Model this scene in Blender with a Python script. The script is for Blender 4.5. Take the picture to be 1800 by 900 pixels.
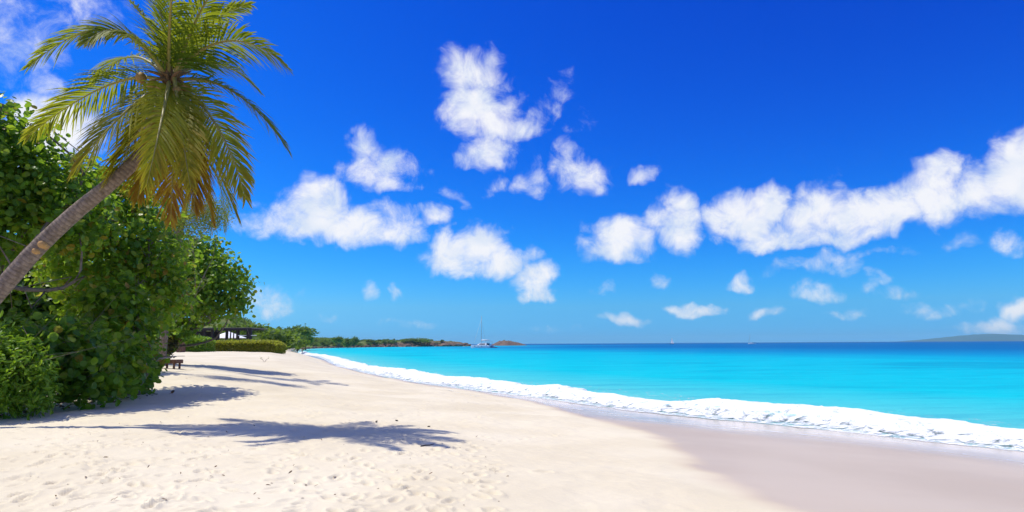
import bpy, bmesh, math, random
import numpy as np
from mathutils import Vector, Matrix

for o in list(bpy.data.objects):
    bpy.data.objects.remove(o, do_unlink=True)
scene = bpy.context.scene
COL = scene.collection
RNG = np.random.default_rng(7)
random.seed(7)

# ------------------------------------------------------------------ camera
F = 1150.0                       # focal length in photo pixels (1800 wide)
CAM = np.array([0.0, 0.0, 2.7])  # eye 2.7 m above the sea, 1.6 m above the sand
PITCH = math.atan(154.2 / F)
ROLL = math.radians(0.333)
_X = np.array([1.0, 0, 0])
_fwd = np.array([0, math.cos(PITCH), math.sin(PITCH)])
_u0 = np.array([0, -math.sin(PITCH), math.cos(PITCH)])
_right = math.cos(ROLL) * _X - math.sin(ROLL) * _u0
_up = math.sin(ROLL) * _X + math.cos(ROLL) * _u0
cam = bpy.data.cameras.new('camera')
cam.sensor_width = 36.0
cam.lens = 36.0 * F / 1800.0
cam.clip_start = 0.1
cam.clip_end = 200000.0
camo = bpy.data.objects.new('camera', cam)
M = Matrix(((_right[0], _up[0], -_fwd[0], CAM[0]),
            (_right[1], _up[1], -_fwd[1], CAM[1]),
            (_right[2], _up[2], -_fwd[2], CAM[2]),
            (0, 0, 0, 1)))
camo.matrix_world = M
COL.objects.link(camo)
scene.camera = camo


def ray(px, py):
    v = _right * ((px - 900) / F) + _up * ((450 - py) / F) + _fwd
    return v / np.linalg.norm(v)


def at(px, py, depth):
    """point seen at photo pixel (px,py) standing `depth` metres ahead"""
    v = ray(px, py)
    return CAM + v * (depth / v[1])


def gnd(px, py, z):
    """point seen at photo pixel (px,py) on ground of height z"""
    v = ray(px, py)
    return CAM + v * ((z - CAM[2]) / v[2])


# ------------------------------------------------------------------ sun + sky
SUN_EL = math.radians(62.5)
SUN_AZ = math.radians(-78.0)     # clockwise from +Y: to the left, a little ahead
to_sun = Vector((math.sin(SUN_AZ) * math.cos(SUN_EL), math.cos(SUN_AZ) * math.cos(SUN_EL), math.sin(SUN_EL)))
sl = bpy.data.lights.new('sun', 'SUN')
sl.energy = 4.6
sl.angle = math.radians(0.5)
sl.color = (1.0, 0.94, 0.82)
so = bpy.data.objects.new('sun', sl)
so.rotation_euler = to_sun.to_track_quat('Z', 'Y').to_euler()
so.location = (0, 0, 60)
COL.objects.link(so)

world = bpy.data.worlds.new('World')
scene.world = world
world.use_nodes = True
NT = world.node_tree
for n in list(NT.nodes):
    NT.nodes.remove(n)


def wn(t, **kw):
    n = NT.nodes.new(t)
    for k, v in kw.items():
        setattr(n, k, v)
    return n


def wl(a, b):
    NT.links.new(a, b)


def wmath(op, a, b=None, c=None, clamp=False):
    n = NT.nodes.new('ShaderNodeMath')
    n.operation = op
    n.use_clamp = clamp
    for i, v in enumerate((a, b, c)):
        if v is None:
            continue
        if isinstance(v, (int, float)):
            n.inputs[i].default_value = v
        else:
            NT.links.new(v, n.inputs[i])
    return n.outputs[0]


def wvec(op, a, b=None, out=0):
    n = NT.nodes.new('ShaderNodeVectorMath')
    n.operation = op
    for i, v in enumerate((a, b)):
        if v is None:
            continue
        if isinstance(v, (tuple, list)):
            n.inputs[i].default_value = v
        else:
            NT.links.new(v, n.inputs[i])
    return n.outputs[out]


sky = wn('ShaderNodeTexSky', sky_type='NISHITA')
sky.sun_disc = False
sky.sun_elevation = SUN_EL
sky.sun_rotation = SUN_AZ
sky.altitude = 0
sky.air_density = 1.0
sky.dust_density = 0.6
sky.ozone_density = 3.0
# colour grade of the whole sky (polarised, saturated look)
# below 3 degrees the model's ground haze turns grey: hold the colour of 3 degrees
_tc = wn('ShaderNodeTexCoord')
_sp = wn('ShaderNodeSeparateXYZ')
wl(_tc.outputs['Generated'], _sp.inputs[0])
_cb = wn('ShaderNodeCombineXYZ')
wl(_sp.outputs[0], _cb.inputs[0])
wl(_sp.outputs[1], _cb.inputs[1])
wl(wmath('MAXIMUM', _sp.outputs[2], 0.055), _cb.inputs[2])
wl(wvec('NORMALIZE', _cb.outputs[0]), sky.inputs[0])
sep = wn('ShaderNodeSeparateColor')
wl(sky.outputs[0], sep.inputs[0])
SKY_S = 0.1
GRADE = ((3.0, 4.1), (1.70, 2.05), (1.7, 1.0))   # (gain, gamma) per channel, whole sky alike
chs = []
for i, (g, p) in enumerate(GRADE):
    x = wmath('MULTIPLY', sep.outputs[i], SKY_S)
    x = wmath('POWER', x, p)
    x = wmath('MULTIPLY', x, g)
    chs.append(wmath('MINIMUM', x, (4.0, 3.9, 3.7)[i]))
comb = wn('ShaderNodeCombineColor')
for i in range(3):
    wl(chs[i], comb.inputs[i])
skycol = comb.outputs[0]

# clouds: cumulus at infinity, laid out by compass direction and elevation
tc = wn('ShaderNodeTexCoord')
dirv = wvec('NORMALIZE', tc.outputs['Generated'])
dsep = wn('ShaderNodeSeparateXYZ')
wl(dirv, dsep.inputs[0])
az = wmath('ARCTAN2', dsep.outputs[0], dsep.outputs[1])
el = wmath('ARCSINE', dsep.outputs[2])


def noise(vec, scale, detail, rough, dist=0.0, lac=2.0):
    n = wn('ShaderNodeTexNoise')
    n.noise_dimensions = '3D'
    wl(vec, n.inputs['Vector'])
    n.inputs['Scale'].default_value = scale
    n.inputs['Detail'].default_value = detail
    n.inputs['Roughness'].default_value = rough
    n.inputs['Lacunarity'].default_value = lac
    n.inputs['Distortion'].default_value = dist
    return n


# stretched coordinates so that puffs are a little wider than tall
n_big = noise(dirv, 14.0, 3.0, 0.55)
warp = wvec('SUBTRACT', n_big.outputs['Color'], (0.5, 0.5, 0.5))
wsc = wn('ShaderNodeVectorMath', operation='SCALE')
wl(warp, wsc.inputs[0])
wsc.inputs['Scale'].default_value = 0.075
cxy = wn('ShaderNodeCombineXYZ')
wl(az, cxy.inputs[0])
wl(el, cxy.inputs[1])
pw = wvec('ADD', cxy.outputs[0], wsc.outputs[0])
flat = wvec('MULTIPLY', pw, (1, 1, 0))


def azel(px, py):
    v = ray(px, py)
    return math.atan2(v[0], v[1]), math.asin(v[2])


CLOUDS = [  # photo pixel centre, radii, weight
    (1300, 388, 66, 54, 1), (1350, 368, 46, 46, 1), (1450, 380, 82, 58, 1), (1540, 380, 80, 50, 1), (1640, 355, 70, 66, 1),
    (1645, 318, 42, 38, 1), (1710, 352, 70, 56, 1), (1785, 318, 66, 78, 1), (1800, 270, 48, 44, 1), (1400, 418, 170, 26, .8),
    (1185, 402, 46, 58, 1), (1192, 360, 30, 30, .9), (1080, 432, 56, 50, 1), (1068, 405, 26, 26, .8),
    (828, 135, 62, 56, .95), (835, 195, 60, 66, 1), (880, 228, 70, 42, .9), (848, 268, 50, 34, .8), (945, 195, 34, 44, .5),
    (990, 150, 30, 28, .36), (1030, 215, 34, 26, .32), (1020, 312, 48, 44, .75), (1005, 268, 22, 30, .6), (1125, 312, 24, 18, .45),
    (938, 323, 28, 34, .7), (875, 323, 28, 20, .5),
    (665, 300, 58, 50, .75), (643, 262, 36, 36, .7), (700, 328, 40, 32, .7), (555, 365, 58, 50, .95), (590, 402, 124, 42, 1),
    (530, 405, 82, 40, .9), (690, 402, 42, 36, .8), (425, 400, 46, 26, .4), (756, 386, 26, 18, .6), (800, 352, 22, 18, .36),
    (798, 460, 56, 40, .95), (846, 440, 56, 42, 1), (872, 468, 66, 30, .9), (764, 440, 24, 34, .8), (945, 500, 38, 30, .95),
    (940, 458, 22, 20, .55), (110, 238, 72, 52, 1), (62, 212, 36, 40, .9), (15, 60, 90, 120, .55), (110, 20, 120, 60, .38), (60, 150, 60, 40, .36), (60, 300, 60, 40, .8),  # upper-left corner patches: faint cloud, enlarged to paint in the sun's glow
    (1228, 554, 54, 17, .9), (1100, 565, 46, 14, .75), (1350, 554, 28, 13, .7), (1440, 472, 86, 24, .5), (1475, 458, 46, 20, .55),
    (1302, 492, 22, 17, .55), (1415, 520, 52, 17, .5), (1540, 500, 22, 17, .48), (1655, 543, 66, 16, .6), (1792, 548, 26, 24, .95),
    (1740, 574, 80, 15, .7), (1172, 495, 19, 19, .52), (1055, 507, 20, 13, .5), (643, 517, 20, 18, .5), (470, 538, 52, 34, .5),
    (1690, 435, 50, 16, .36), (1560, 450, 60, 12, .34), (1600, 515, 60, 12, .36), (700, 525, 14, 12, .36), (1790, 430, 30, 24, .45),
    (560, 560, 60, 12, .34), (730, 575, 60, 10, .34), (960, 575, 70, 9, .32), (1490, 553, 60, 11, .42), (330, 480, 60, 40, .5),
]
dens = None
hgt = None
for (px, py, rx, ry, w) in CLOUDS:
    a0, e0 = azel(px, py)
    a1, _ = azel(px + rx, py)
    _, e1 = azel(px, py - ry)
    d = wvec('SUBTRACT', flat, (a0, e0, 0))
    d = wvec('MULTIPLY', d, (1 / abs(a1 - a0) / 1.12, 1 / abs(e1 - e0) / 1.12, 0))
    d = wvec('ADD', d, wvec('MULTIPLY', wvec('MINIMUM', d, (9, 0, 9)), (0, 0.45, 0)))   # flatter bases
    q = wvec('DOT_PRODUCT', d, d, out=1)
    v = wmath('MULTIPLY_ADD', q, -0.62 * w, w)
    dens = v if dens is None else wmath('MAXIMUM', dens, v)
# unseen cumulus beyond the frame, made denser than in view to whiten shadow fill
n_far = noise(dirv, 5.0, 2.0, 0.5)
far = wmath('MULTIPLY_ADD', n_far.outputs[0], 7.0, -3.5)
out_az = wmath('SUBTRACT', wmath('ABSOLUTE', az), 0.74)
out_el = wmath('SUBTRACT', el, 0.56)
outm = wmath('MULTIPLY', wmath('MAXIMUM', out_az, out_el), 6.0, clamp=True)
lowm = wmath('MULTIPLY', wmath('SUBTRACT', el, 0.03), 12.0, clamp=True)
far = wmath('MULTIPLY_ADD', wmath('ADD', wmath('MINIMUM', far, 1.0), 1.0), wmath('MULTIPLY', outm, lowm), -1.0)
dens = wmath('MAXIMUM', dens, far)

n1 = noise(dirv, 22.0, 7.0, 0.66, 0.4)
lowd = wvec('ADD', dirv, (-0.012, 0.0, 0.020))
n2 = noise(lowd, 16.0, 2.5, 0.5, 0.2)
n1s = noise(dirv, 16.0, 2.5, 0.5, 0.2)
body = wmath('ADD', wmath('MULTIPLY', dens, 1.25), wmath('MULTIPLY_ADD', n1.outputs[0], 2.0, -1.33))
alpha = wn('ShaderNodeMapRange', interpolation_type='SMOOTHSTEP')
wl(body, alpha.inputs['Value'])
alpha.inputs['From Min'].default_value = -0.10
alpha.inputs['From Max'].default_value = 0.95
alpha.inputs['To Min'].default_value = 0.0
alpha.inputs['To Max'].default_value = 0.96
relief = wmath('MULTIPLY', wmath('SUBTRACT', n1s.outputs[0], n2.outputs[0]), 2.2)
thick = wmath('MULTIPLY_ADD', body, 0.35, 0.55)
lit = wmath('ADD', thick, relief, clamp=True)
ccol = wn('ShaderNodeMix', data_type='RGBA')
wl(lit, ccol.inputs[0])
ccol.inputs[6].default_value = (0.60, 0.73, 0.92, 1)
ccol.inputs[7].default_value = (0.98, 0.98, 1.0, 1)
mixc = wn('ShaderNodeMix', data_type='RGBA')
wl(alpha.outputs[0], mixc.inputs[0])
wl(skycol, mixc.inputs[6])
wl(ccol.outputs[2], mixc.inputs[7])
bg = wn('ShaderNodeBackground')
wl(mixc.outputs[2], bg.inputs[0])
bg.inputs[1].default_value = 1.0
wout = wn('ShaderNodeOutputWorld')
wl(bg.outputs[0], wout.inputs[0])
world.cycles.sampling_method = 'MANUAL'
world.cycles.sample_map_resolution = 512

scene.view_settings.view_transform = 'Standard'
scene.view_settings.look = 'None'
scene.view_settings.gamma = 1.0
scene.view_settings.use_curve_mapping = False
scene.view_settings.exposure = 0.0
scene.cycles.max_bounces = 6
scene.cycles.diffuse_bounces = 3
scene.cycles.glossy_bounces = 2
scene.cycles.transmission_bounces = 4
scene.cycles.transparent_max_bounces = 8

# ------------------------------------------------------------------ helpers
def tag(o, label=None, cat=None, group=None, kind=None):
    if label:
        o['label'] = label
    if cat:
        o['category'] = cat
    if group:
        o['group'] = group
    if kind:
        o['kind'] = kind
    return o


def empty(name, loc=(0, 0, 0), label=None, cat=None, group=None):
    o = bpy.data.objects.new(name, None)
    o.location = [float(v) for v in loc]
    o.empty_display_size = 0.3
    COL.objects.link(o)
    return tag(o, label, cat, group)


def link(name, me, mat=None, parent=None):
    o = bpy.data.objects.new(name, me)
    COL.objects.link(o)
    if mat is not None and not me.materials:
        me.materials.append(mat)
    if parent is not None:
        o.parent = parent
    return o


def mesh_np(name, verts, quads=None, tris=None, attrs=None, smooth=True):
    """fast mesh from numpy arrays"""
    me = bpy.data.meshes.new(name)
    verts = np.asarray(verts, dtype=np.float32)
    parts, starts, tot = [], [], 0
    nl = 0
    for arr, k in ((quads, 4), (tris, 3)):
        if arr is None or len(arr) == 0:
            continue
        arr = np.asarray(arr, dtype=np.int32)
        parts.append(arr.ravel())
        starts.append(nl + np.arange(len(arr), dtype=np.int32) * k)
        nl += arr.size
        tot += len(arr)
    idx = np.concatenate(parts)
    st = np.concatenate(starts)
    me.vertices.add(len(verts))
    me.vertices.foreach_set('co', verts.ravel())
    me.loops.add(nl)
    me.loops.foreach_set('vertex_index', idx)
    me.polygons.add(tot)
    me.polygons.foreach_set('loop_start', st)
    me.polygons.foreach_set('use_smooth', np.full(tot, smooth, dtype=bool))
    for k, v in (attrs or {}).items():
        a = me.attributes.new(k, 'FLOAT', 'POINT')
        a.data.foreach_set('value', np.asarray(v, dtype=np.float32))
    me.update(calc_edges=True)
    me.validate()
    return me


def _hash(ix, iy, seed):
    h = (ix.astype(np.int64) * 374761393 + iy.astype(np.int64) * 668265263 + seed * 1442695041) & 0xffffffff
    h = ((h ^ (h >> 13)) * 1274126177) & 0xffffffff
    h = h ^ (h >> 16)
    return (h & 0xffffff).astype(np.float64) / 0xffffff


def vnoise(x, y, seed=0):
    ix, iy = np.floor(x), np.floor(y)
    fx, fy = x - ix, y - iy
    ix, iy = ix.astype(np.int64), iy.astype(np.int64)
    ux, uy = fx * fx * (3 - 2 * fx), fy * fy * (3 - 2 * fy)
    a, b = _hash(ix, iy, seed), _hash(ix + 1, iy, seed)
    c, d = _hash(ix, iy + 1, seed), _hash(ix + 1, iy + 1, seed)
    return (a + (b - a) * ux) * (1 - uy) + (c + (d - c) * ux) * uy


def fbm(x, y, octv=4, seed=0, rough=0.5):
    t, amp, tot = 0, 1.0, 0
    for i in range(octv):
        t = t + amp * vnoise(x * 2 ** i + 17.3 * i, y * 2 ** i - 9.1 * i, seed + i)
        tot += amp
        amp *= rough
    return t / tot


def sstep(a, b, x):
    t = np.clip((x - a) / (b - a), 0, 1)
    return t * t * (3 - 2 * t)


# ---- node material helper
class Mat:
    def __init__(self, name):
        self.m = bpy.data.materials.new(name)
        self.m.use_nodes = True
        self.t = self.m.node_tree
        self.t.nodes.clear()
        self.out = self.n('ShaderNodeOutputMaterial')

    def n(self, typ, **kw):
        nd = self.t.nodes.new(typ)
        for k, v in kw.items():
            setattr(nd, k, v)
        return nd

    def l(self, a, b):
        self.t.links.new(a, b)

    def set(self, sock, v):
        if isinstance(v, bpy.types.NodeSocket):
            self.l(v, sock)
        elif isinstance(v, (tuple, list)) and len(v) == 3 and sock.type == 'RGBA':
            sock.default_value = (*v, 1)
        else:
            sock.default_value = v

    def math(self, op, a, b=0.0, c=None, clamp=False):
        nd = self.n('ShaderNodeMath', operation=op)
        nd.use_clamp = clamp
        self.set(nd.inputs[0], a)
        self.set(nd.inputs[1], b)
        if c is not None:
            self.set(nd.inputs[2], c)
        return nd.outputs[0]

    def attr(self, name):
        nd = self.n('ShaderNodeAttribute', attribute_name=name)
        return nd.outputs['Fac']

    def noise(self, scale, detail=4, rough=0.55, coord='Object', out=0, vec=None, dist=0.0):
        nd = self.n('ShaderNodeTexNoise')
        if vec is None:
            vec = self.n('ShaderNodeTexCoord').outputs[coord]
        self.l(vec, nd.inputs['Vector'])
        nd.inputs['Scale'].default_value = scale
        nd.inputs['Detail'].default_value = detail
        nd.inputs['Roughness'].default_value = rough
        nd.inputs['Distortion'].default_value = dist
        return nd.outputs[out]

    def mapr(self, v, a, b, c=0.0, d=1.0, smooth=True):
        nd = self.n('ShaderNodeMapRange')
        if smooth:
            nd.interpolation_type = 'SMOOTHSTEP'
        self.set(nd.inputs['Value'], v)
        nd.inputs['From Min'].default_value = a
        nd.inputs['From Max'].default_value = b
        nd.inputs['To Min'].default_value = c
        nd.inputs['To Max'].default_value = d
        return nd.outputs[0]

    def mix(self, f, a, b):
        nd = self.n('ShaderNodeMix', data_type='RGBA')
        self.set(nd.inputs[0], f)
        self.set(nd.inputs[6], a)
        self.set(nd.inputs[7], b)
        return nd.outputs[2]

    def ramp(self, f, stops):
        nd = self.n('ShaderNodeValToRGB')
        self.set(nd.inputs[0], f)
        el_ = nd.color_ramp.elements
        while len(el_) < len(stops):
            el_.new(0.5)
        for e, (p, c) in zip(el_, stops):
            e.position = p
            e.color = (*c, 1)
        return nd.outputs[0]

    def bump(self, h, strength=0.4, dist=0.02, normal=None):
        nd = self.n('ShaderNodeBump')
        nd.inputs['Strength'].default_value = strength
        nd.inputs['Distance'].default_value = dist
        self.l(h, nd.inputs['Height'])
        if normal is not None:
            self.l(normal, nd.inputs['Normal'])
        return nd.outputs[0]

    def bsdf(self, color, rough=0.6, spec=0.4, normal=None, metal=0.0):
        b = self.n('ShaderNodeBsdfPrincipled')
        self.set(b.inputs['Base Color'], color)
        self.set(b.inputs['Roughness'], rough)
        self.set(b.inputs['Specular IOR Level'], spec)
        self.set(b.inputs['Metallic'], metal)
        if normal is not None:
            self.l(normal, b.inputs['Normal'])
        return b

    def done(self, shader):
        self.l(shader if isinstance(shader, bpy.types.NodeSocket) else shader.outputs[0], self.out.inputs[0])
        return self.m


def plain(name, color, rough=0.6, spec=0.4, var=0.15, scale=6.0, metal=0.0):
    m = Mat(name)
    nz = m.noise(scale, 5, 0.6)
    c2 = tuple(v * (1 - 2 * var) for v in color)
    return m.done(m.bsdf(m.mix(nz, c2, tuple(min(1, v * (1 + var)) for v in color)), rough, spec, m.bump(nz, 0.2, 0.01), metal))


# ------------------------------------------------------------------ coast
SHORE_CTRL = [(120, -150), (60, -62), (33, -22), (22.5, -1), (17.0, 9), (12.8, 16), (10.2, 20), (6.2, 25.5), (-0.3, 36), (-9, 52),
              (-23, 87), (-42, 144), (-63, 196), (-98, 300), (-133, 420), (-152, 520), (-150, 610), (-132, 690), (-96, 735),
              (-62, 748), (-50, 765), (-70, 800), (-180, 850), (-420, 900), (-900, 930)]


def catmull(P, n=8):
    P = [np.array(p, float) for p in P]
    out = []
    for i in range(len(P) - 1):
        p0 = P[max(i - 1, 0)]
        p1, p2 = P[i], P[i + 1]
        p3 = P[min(i + 2, len(P) - 1)]
        for k in range(n):
            t = k / n
            out.append(0.5 * ((2 * p1) + (-p0 + p2) * t + (2 * p0 - 5 * p1 + 4 * p2 - p3) * t * t + (-p0 + 3 * p1 - 3 * p2 + p3) * t ** 3))
    out.append(P[-1])
    return np.array(out)


SHORE = catmull(SHORE_CTRL, 6)


def shore_s(x, y):
    """signed distance to the waterline, positive on land"""
    x = np.asarray(x, float).ravel()
    y = np.asarray(y, float).ravel()
    best = np.full(x.shape, 1e18)
    for i in range(len(SHORE) - 1):
        a, b = SHORE[i], SHORE[i + 1]
        d = b - a
        L = d @ d
        t = np.clip(((x - a[0]) * d[0] + (y - a[1]) * d[1]) / L, 0, 1)
        q = (x - a[0] - t * d[0]) ** 2 + (y - a[1] - t * d[1]) ** 2
        best = np.minimum(best, q)
    poly = np.vstack([SHORE, [(-2500, 930), (-2500, -800), (120, -800)]])
    ins = np.zeros(x.shape, bool)
    j = len(poly) - 1
    for i in range(len(poly)):
        xi, yi = poly[i]
        xj, yj = poly[j]
        if yi != yj:
            c = ((yi > y) != (yj > y)) & (x < (xj - xi) * (y - yi) / (yj - yi) + xi)
            ins ^= c
        j = i
    return np.where(ins, 1, -1) * np.sqrt(best)


def land_z(x, y, s=None):
    """sand height without the fine relief"""
    if s is None:
        s = shore_s(x, y)
    x = np.asarray(x, float).ravel()
    y = np.asarray(y, float).ravel()
    k = sstep(25, 70, y)
    near = np.interp(s, [-60, -8, 0, 3, 8, 13, 19, 40, 400], [-4, -0.9, 0.0, 0.16, 0.52, 0.88, 1.10, 1.25, 2.2])
    far = np.interp(s, [-60, -8, 0, 2, 5, 8.5, 12, 40, 400], [-4, -0.9, 0.0, 0.30, 1.1, 1.72, 1.85, 2.0, 3.0])
    z = near * (1 - k) + far * k
    z = z + 0.55 * sstep(19, 33, y) * sstep(8, 17, s) * (1 - k)
    return z


def zat(x, y):
    return float(land_z(np.array([x]), np.array([y]))[0])


# wet / dry limit on the beach face (plan view), measured from the photograph
WETPX = [(1560, 960, .62), (1385, 900, .60), (1290, 862, .58), (1210, 825, .56), (1150, 772, .52), (1090, 750, .5), (1000, 728, .48), (930, 706, .42),
         (860, 694, .42), (760, 676, .42), (650, 655, .40), (600, 641, .36)]


def on_land_many(px, py):
    """where the sight lines through photo pixels meet the beach"""
    px, py = np.atleast_1d(np.asarray(px, float)), np.atleast_1d(np.asarray(py, float))
    v = _right[None] * ((px - 900) / F)[:, None] + _up[None] * ((450 - py) / F)[:, None] + _fwd[None]
    z = np.full(px.shape, .8)
    for _ in range(25):
        g = CAM + v * ((z - CAM[2]) / v[:, 2])[:, None]
        z = .5 * z + .5 * land_z(g[:, 0], g[:, 1])
    return CAM + v * ((z - CAM[2]) / v[:, 2])[:, None]


def on_land(px, py):
    return on_land_many(px, py)[0]


WET = [tuple(on_land(px, py)[:2]) for (px, py, z) in WETPX]
WET = [(8.0, -8.0), (5.0, 1.0)] + WET[1:] + [(-45, 142), (-66, 195), (-101, 300)]
WETL = catmull(WET, 5)


def wet_d(x, y):
    """signed distance to the wet line, positive on the seaward side"""
    best = np.full(x.shape, 1e18)
    sgn = np.zeros(x.shape)
    for i in range(len(WETL) - 1):
        a, b = WETL[i], WETL[i + 1]
        d = b - a
        L = d @ d
        t = np.clip(((x - a[0]) * d[0] + (y - a[1]) * d[1]) / L, 0, 1)
        ex, ey = x - a[0] - t * d[0], y - a[1] - t * d[1]
        q = ex * ex + ey * ey
        cr = d[1] * (x - a[0]) - d[0] * (y - a[1])
        m = q < best
        best = np.where(m, q, best)
        sgn = np.where(m, np.sign(cr), sgn)
    return sgn * np.sqrt(best)


# ------------------------------------------------------------------ sand
def polar_grid(th, r):
    T, R_ = np.meshgrid(th, r)
    x, y = R_ * np.sin(T), R_ * np.cos(T)
    nr, nt = T.shape
    i = np.arange(nr - 1)[:, None] * nt + np.arange(nt - 1)[None, :]
    quads = np.stack([i, i + 1, i + nt + 1, i + nt], -1).reshape(-1, 4)[:, ::-1]
    return x.ravel(), y.ravel(), quads


dense = np.radians(np.linspace(-48, 48, 600))
side1 = np.radians(np.linspace(-180, -48, 50))[:-1]
side2 = np.radians(np.linspace(48, 180, 50))[1:]
th = np.concatenate([side1, dense, side2])
rr = np.concatenate([[0.02, 1.0, 2.0, 3.0, 4.0], np.geomspace(4.6, 48, 560), np.geomspace(48.5, 420, 110)[0:]])
sx, sy, sq = polar_grid(th, rr)
ss = shore_s(sx, sy)
sz = land_z(sx, sy, ss)
wd = wet_d(sx, sy)
wet = sstep(-0.25, 0.55, wd + (fbm(sx * 1.3, sy * 1.3, 3, 5) - 0.5) * 0.5)
wet = np.maximum(wet, sstep(1.5, 0.2, ss))
dist = np.hypot(sx, sy)
dry = 1 - wet
fade = sstep(0.0, 1.2, -wd)
# trampled dry sand: soft dunes, lumps and foot pits
rel = (fbm(sx * 0.35, sy * 0.35, 3, 11) - 0.5) * 0.16
rel += (fbm(sx * 1.7, sy * 1.7, 3, 21) - 0.5) * 0.065 * sstep(0.35, 0.6, fbm(sx * .22, sy * .22, 2, 71)) 
rel += (fbm(sx * 5.5, sy * 5.5, 2, 31) - 0.5) * 0.018
sz = sz + rel * fade
pit = np.zeros_like(sz)
frng = np.random.default_rng(3)


NT_ = len(th)


def stamp(x, y, ang, L, W, dep):
    r0, a0 = math.hypot(x, y), math.atan2(x, y)
    i0, i1 = np.searchsorted(rr, [r0 - L * 2, r0 + L * 2])
    j0, j1 = np.searchsorted(th, [a0 - 2 * L / r0, a0 + 2 * L / r0])
    if i1 <= i0 or j1 <= j0:
        return
    m = (np.arange(i0, i1)[:, None] * NT_ + np.arange(j0, j1)[None, :]).ravel()
    ca, sa = math.cos(ang), math.sin(ang)
    u = ((sx[m] - x) * ca + (sy[m] - y) * sa) / L
    v = (-(sx[m] - x) * sa + (sy[m] - y) * ca) / W
    q = u * u + v * v
    pit[m] += -dep * np.exp(-q ** 2 * 1.6) + dep * 0.45 * np.exp(-((np.sqrt(q) - 1.35) / 0.3) ** 2)


# walking tracks on the dry sand
for k in range(64):
    px, py = frng.uniform(-150, 900), frng.choice([frng.uniform(650, 720), frng.uniform(720, 900), frng.uniform(760, 900)])
    g = gnd(px, py, 1.1)
    a = frng.normal(1.75, 0.5) + (math.pi if frng.random() < .5 else 0)
    x, y = g[0], g[1]
    for j in range(frng.integers(3, 12)):
        sidej = 0.09 if j % 2 else -0.09
        stamp(x + sidej * math.sin(a), y - sidej * math.cos(a), a + frng.normal(0, .12), 0.125, 0.055, frng.uniform(.024, .05))
        x += 0.62 * math.cos(a)
        y += 0.62 * math.sin(a)
        a += frng.normal(0, 0.06)
for k in range(900):
    px, py = frng.uniform(-100, 880), 636 + 264 * frng.random() ** 2.0
    g = gnd(px, py, 1.15)
    if g[1] > 46:
        continue
    stamp(g[0], g[1], frng.uniform(0, 6.3), frng.uniform(.07, .15), frng.uniform(.04, .08), frng.uniform(.012, .04))
sz = sz + pit * fade
sz = sz + (fbm(sx * 0.5, sy * 0.5, 2, 41) - 0.5) * 0.03 * wet
sand_me = mesh_np('sand', np.stack([sx, sy, sz], -1), sq, attrs={'wet': wet, 'shore': ss, 'film': wet * sstep(5.5, 2.0, ss + (fbm(sx * .35, sy * .35, 3, 6) - .5) * 3.5)})

m = Mat('sand')
wetA = m.attr('wet')
grain = m.noise(160.0, 3, 0.7)
fine = m.noise(14.0, 6, 0.65)
patch = m.noise(0.35, 3, 0.5)
c_dry = m.mix(m.mapr(patch, 0.3, 0.7), (0.655, 0.575, 0.41), (0.725, 0.65, 0.485))
c_dry = m.mix(m.math('MULTIPLY', m.mapr(grain, 0.55, 0.8), 0.35), c_dry, (0.40, 0.31, 0.21))
c_wet = m.mix(m.mapr(patch, 0.3, 0.7), (0.53, 0.415, 0.285), (0.59, 0.475, 0.34))
col_ = m.mix(wetA, c_dry, c_wet)
hb = m.math('ADD', m.math('MULTIPLY', fine, 0.7), m.math('MULTIPLY', grain, 0.3))
bmp = m.n('ShaderNodeBump')
bmp.inputs['Distance'].default_value = 0.018
m.l(m.mapr(wetA, 0, 1, 0.55, 0.03, False), bmp.inputs['Strength'])
m.l(hb, bmp.inputs['Height'])
filmA = m.attr('film')
rgh = m.math('SUBTRACT', m.mapr(wetA, 0, 1, 0.95, 0.40, False), m.math('MULTIPLY', filmA, 0.24))
spc = m.math('ADD', m.mapr(wetA, 0, 1, 0.12, 0.25, False), m.math('MULTIPLY', filmA, 0.25))
col_ = m.mix(m.math('MULTIPLY', filmA, 0.35), col_, (0.40, 0.30, 0.20))
sand_mat = m.done(m.bsdf(col_, rgh, spc, bmp.outputs[0]))
sand = link('sand', sand_me, sand_mat)
tag(sand, 'pale cream beach sand with footprints, wet towards the sea', kind='structure')


def sand_z(x, y):
    """height of the finished sand under a point (nearest grid vertex)"""
    i = np.argmin((sx - x) ** 2 + (sy - y) ** 2)
    return float(sz[i])


# ------------------------------------------------------------------ sea
dth = np.radians(np.linspace(-50, 50, 520))
wth = np.concatenate([np.radians(np.linspace(-180, -50, 40))[:-1], dth, np.radians(np.linspace(50, 180, 40))[1:]])
wr = np.concatenate([[5.0], np.geomspace(8, 140, 330), np.geomspace(143, 2500, 120), np.geomspace(2800, 14000, 12)])
wx, wy, wq = polar_grid(wth, wr)
ws = -shore_s(wx, wy)             # metres out from the waterline
far_ = np.hypot(wx, wy)
amp = 0.05 * sstep(2, 20, ws) * (1 - sstep(60, 200, far_))
wz = (fbm(wx * 0.25 + wy * .1, wy * 0.5, 4, 51) - 0.5) * 2 * amp
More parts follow.
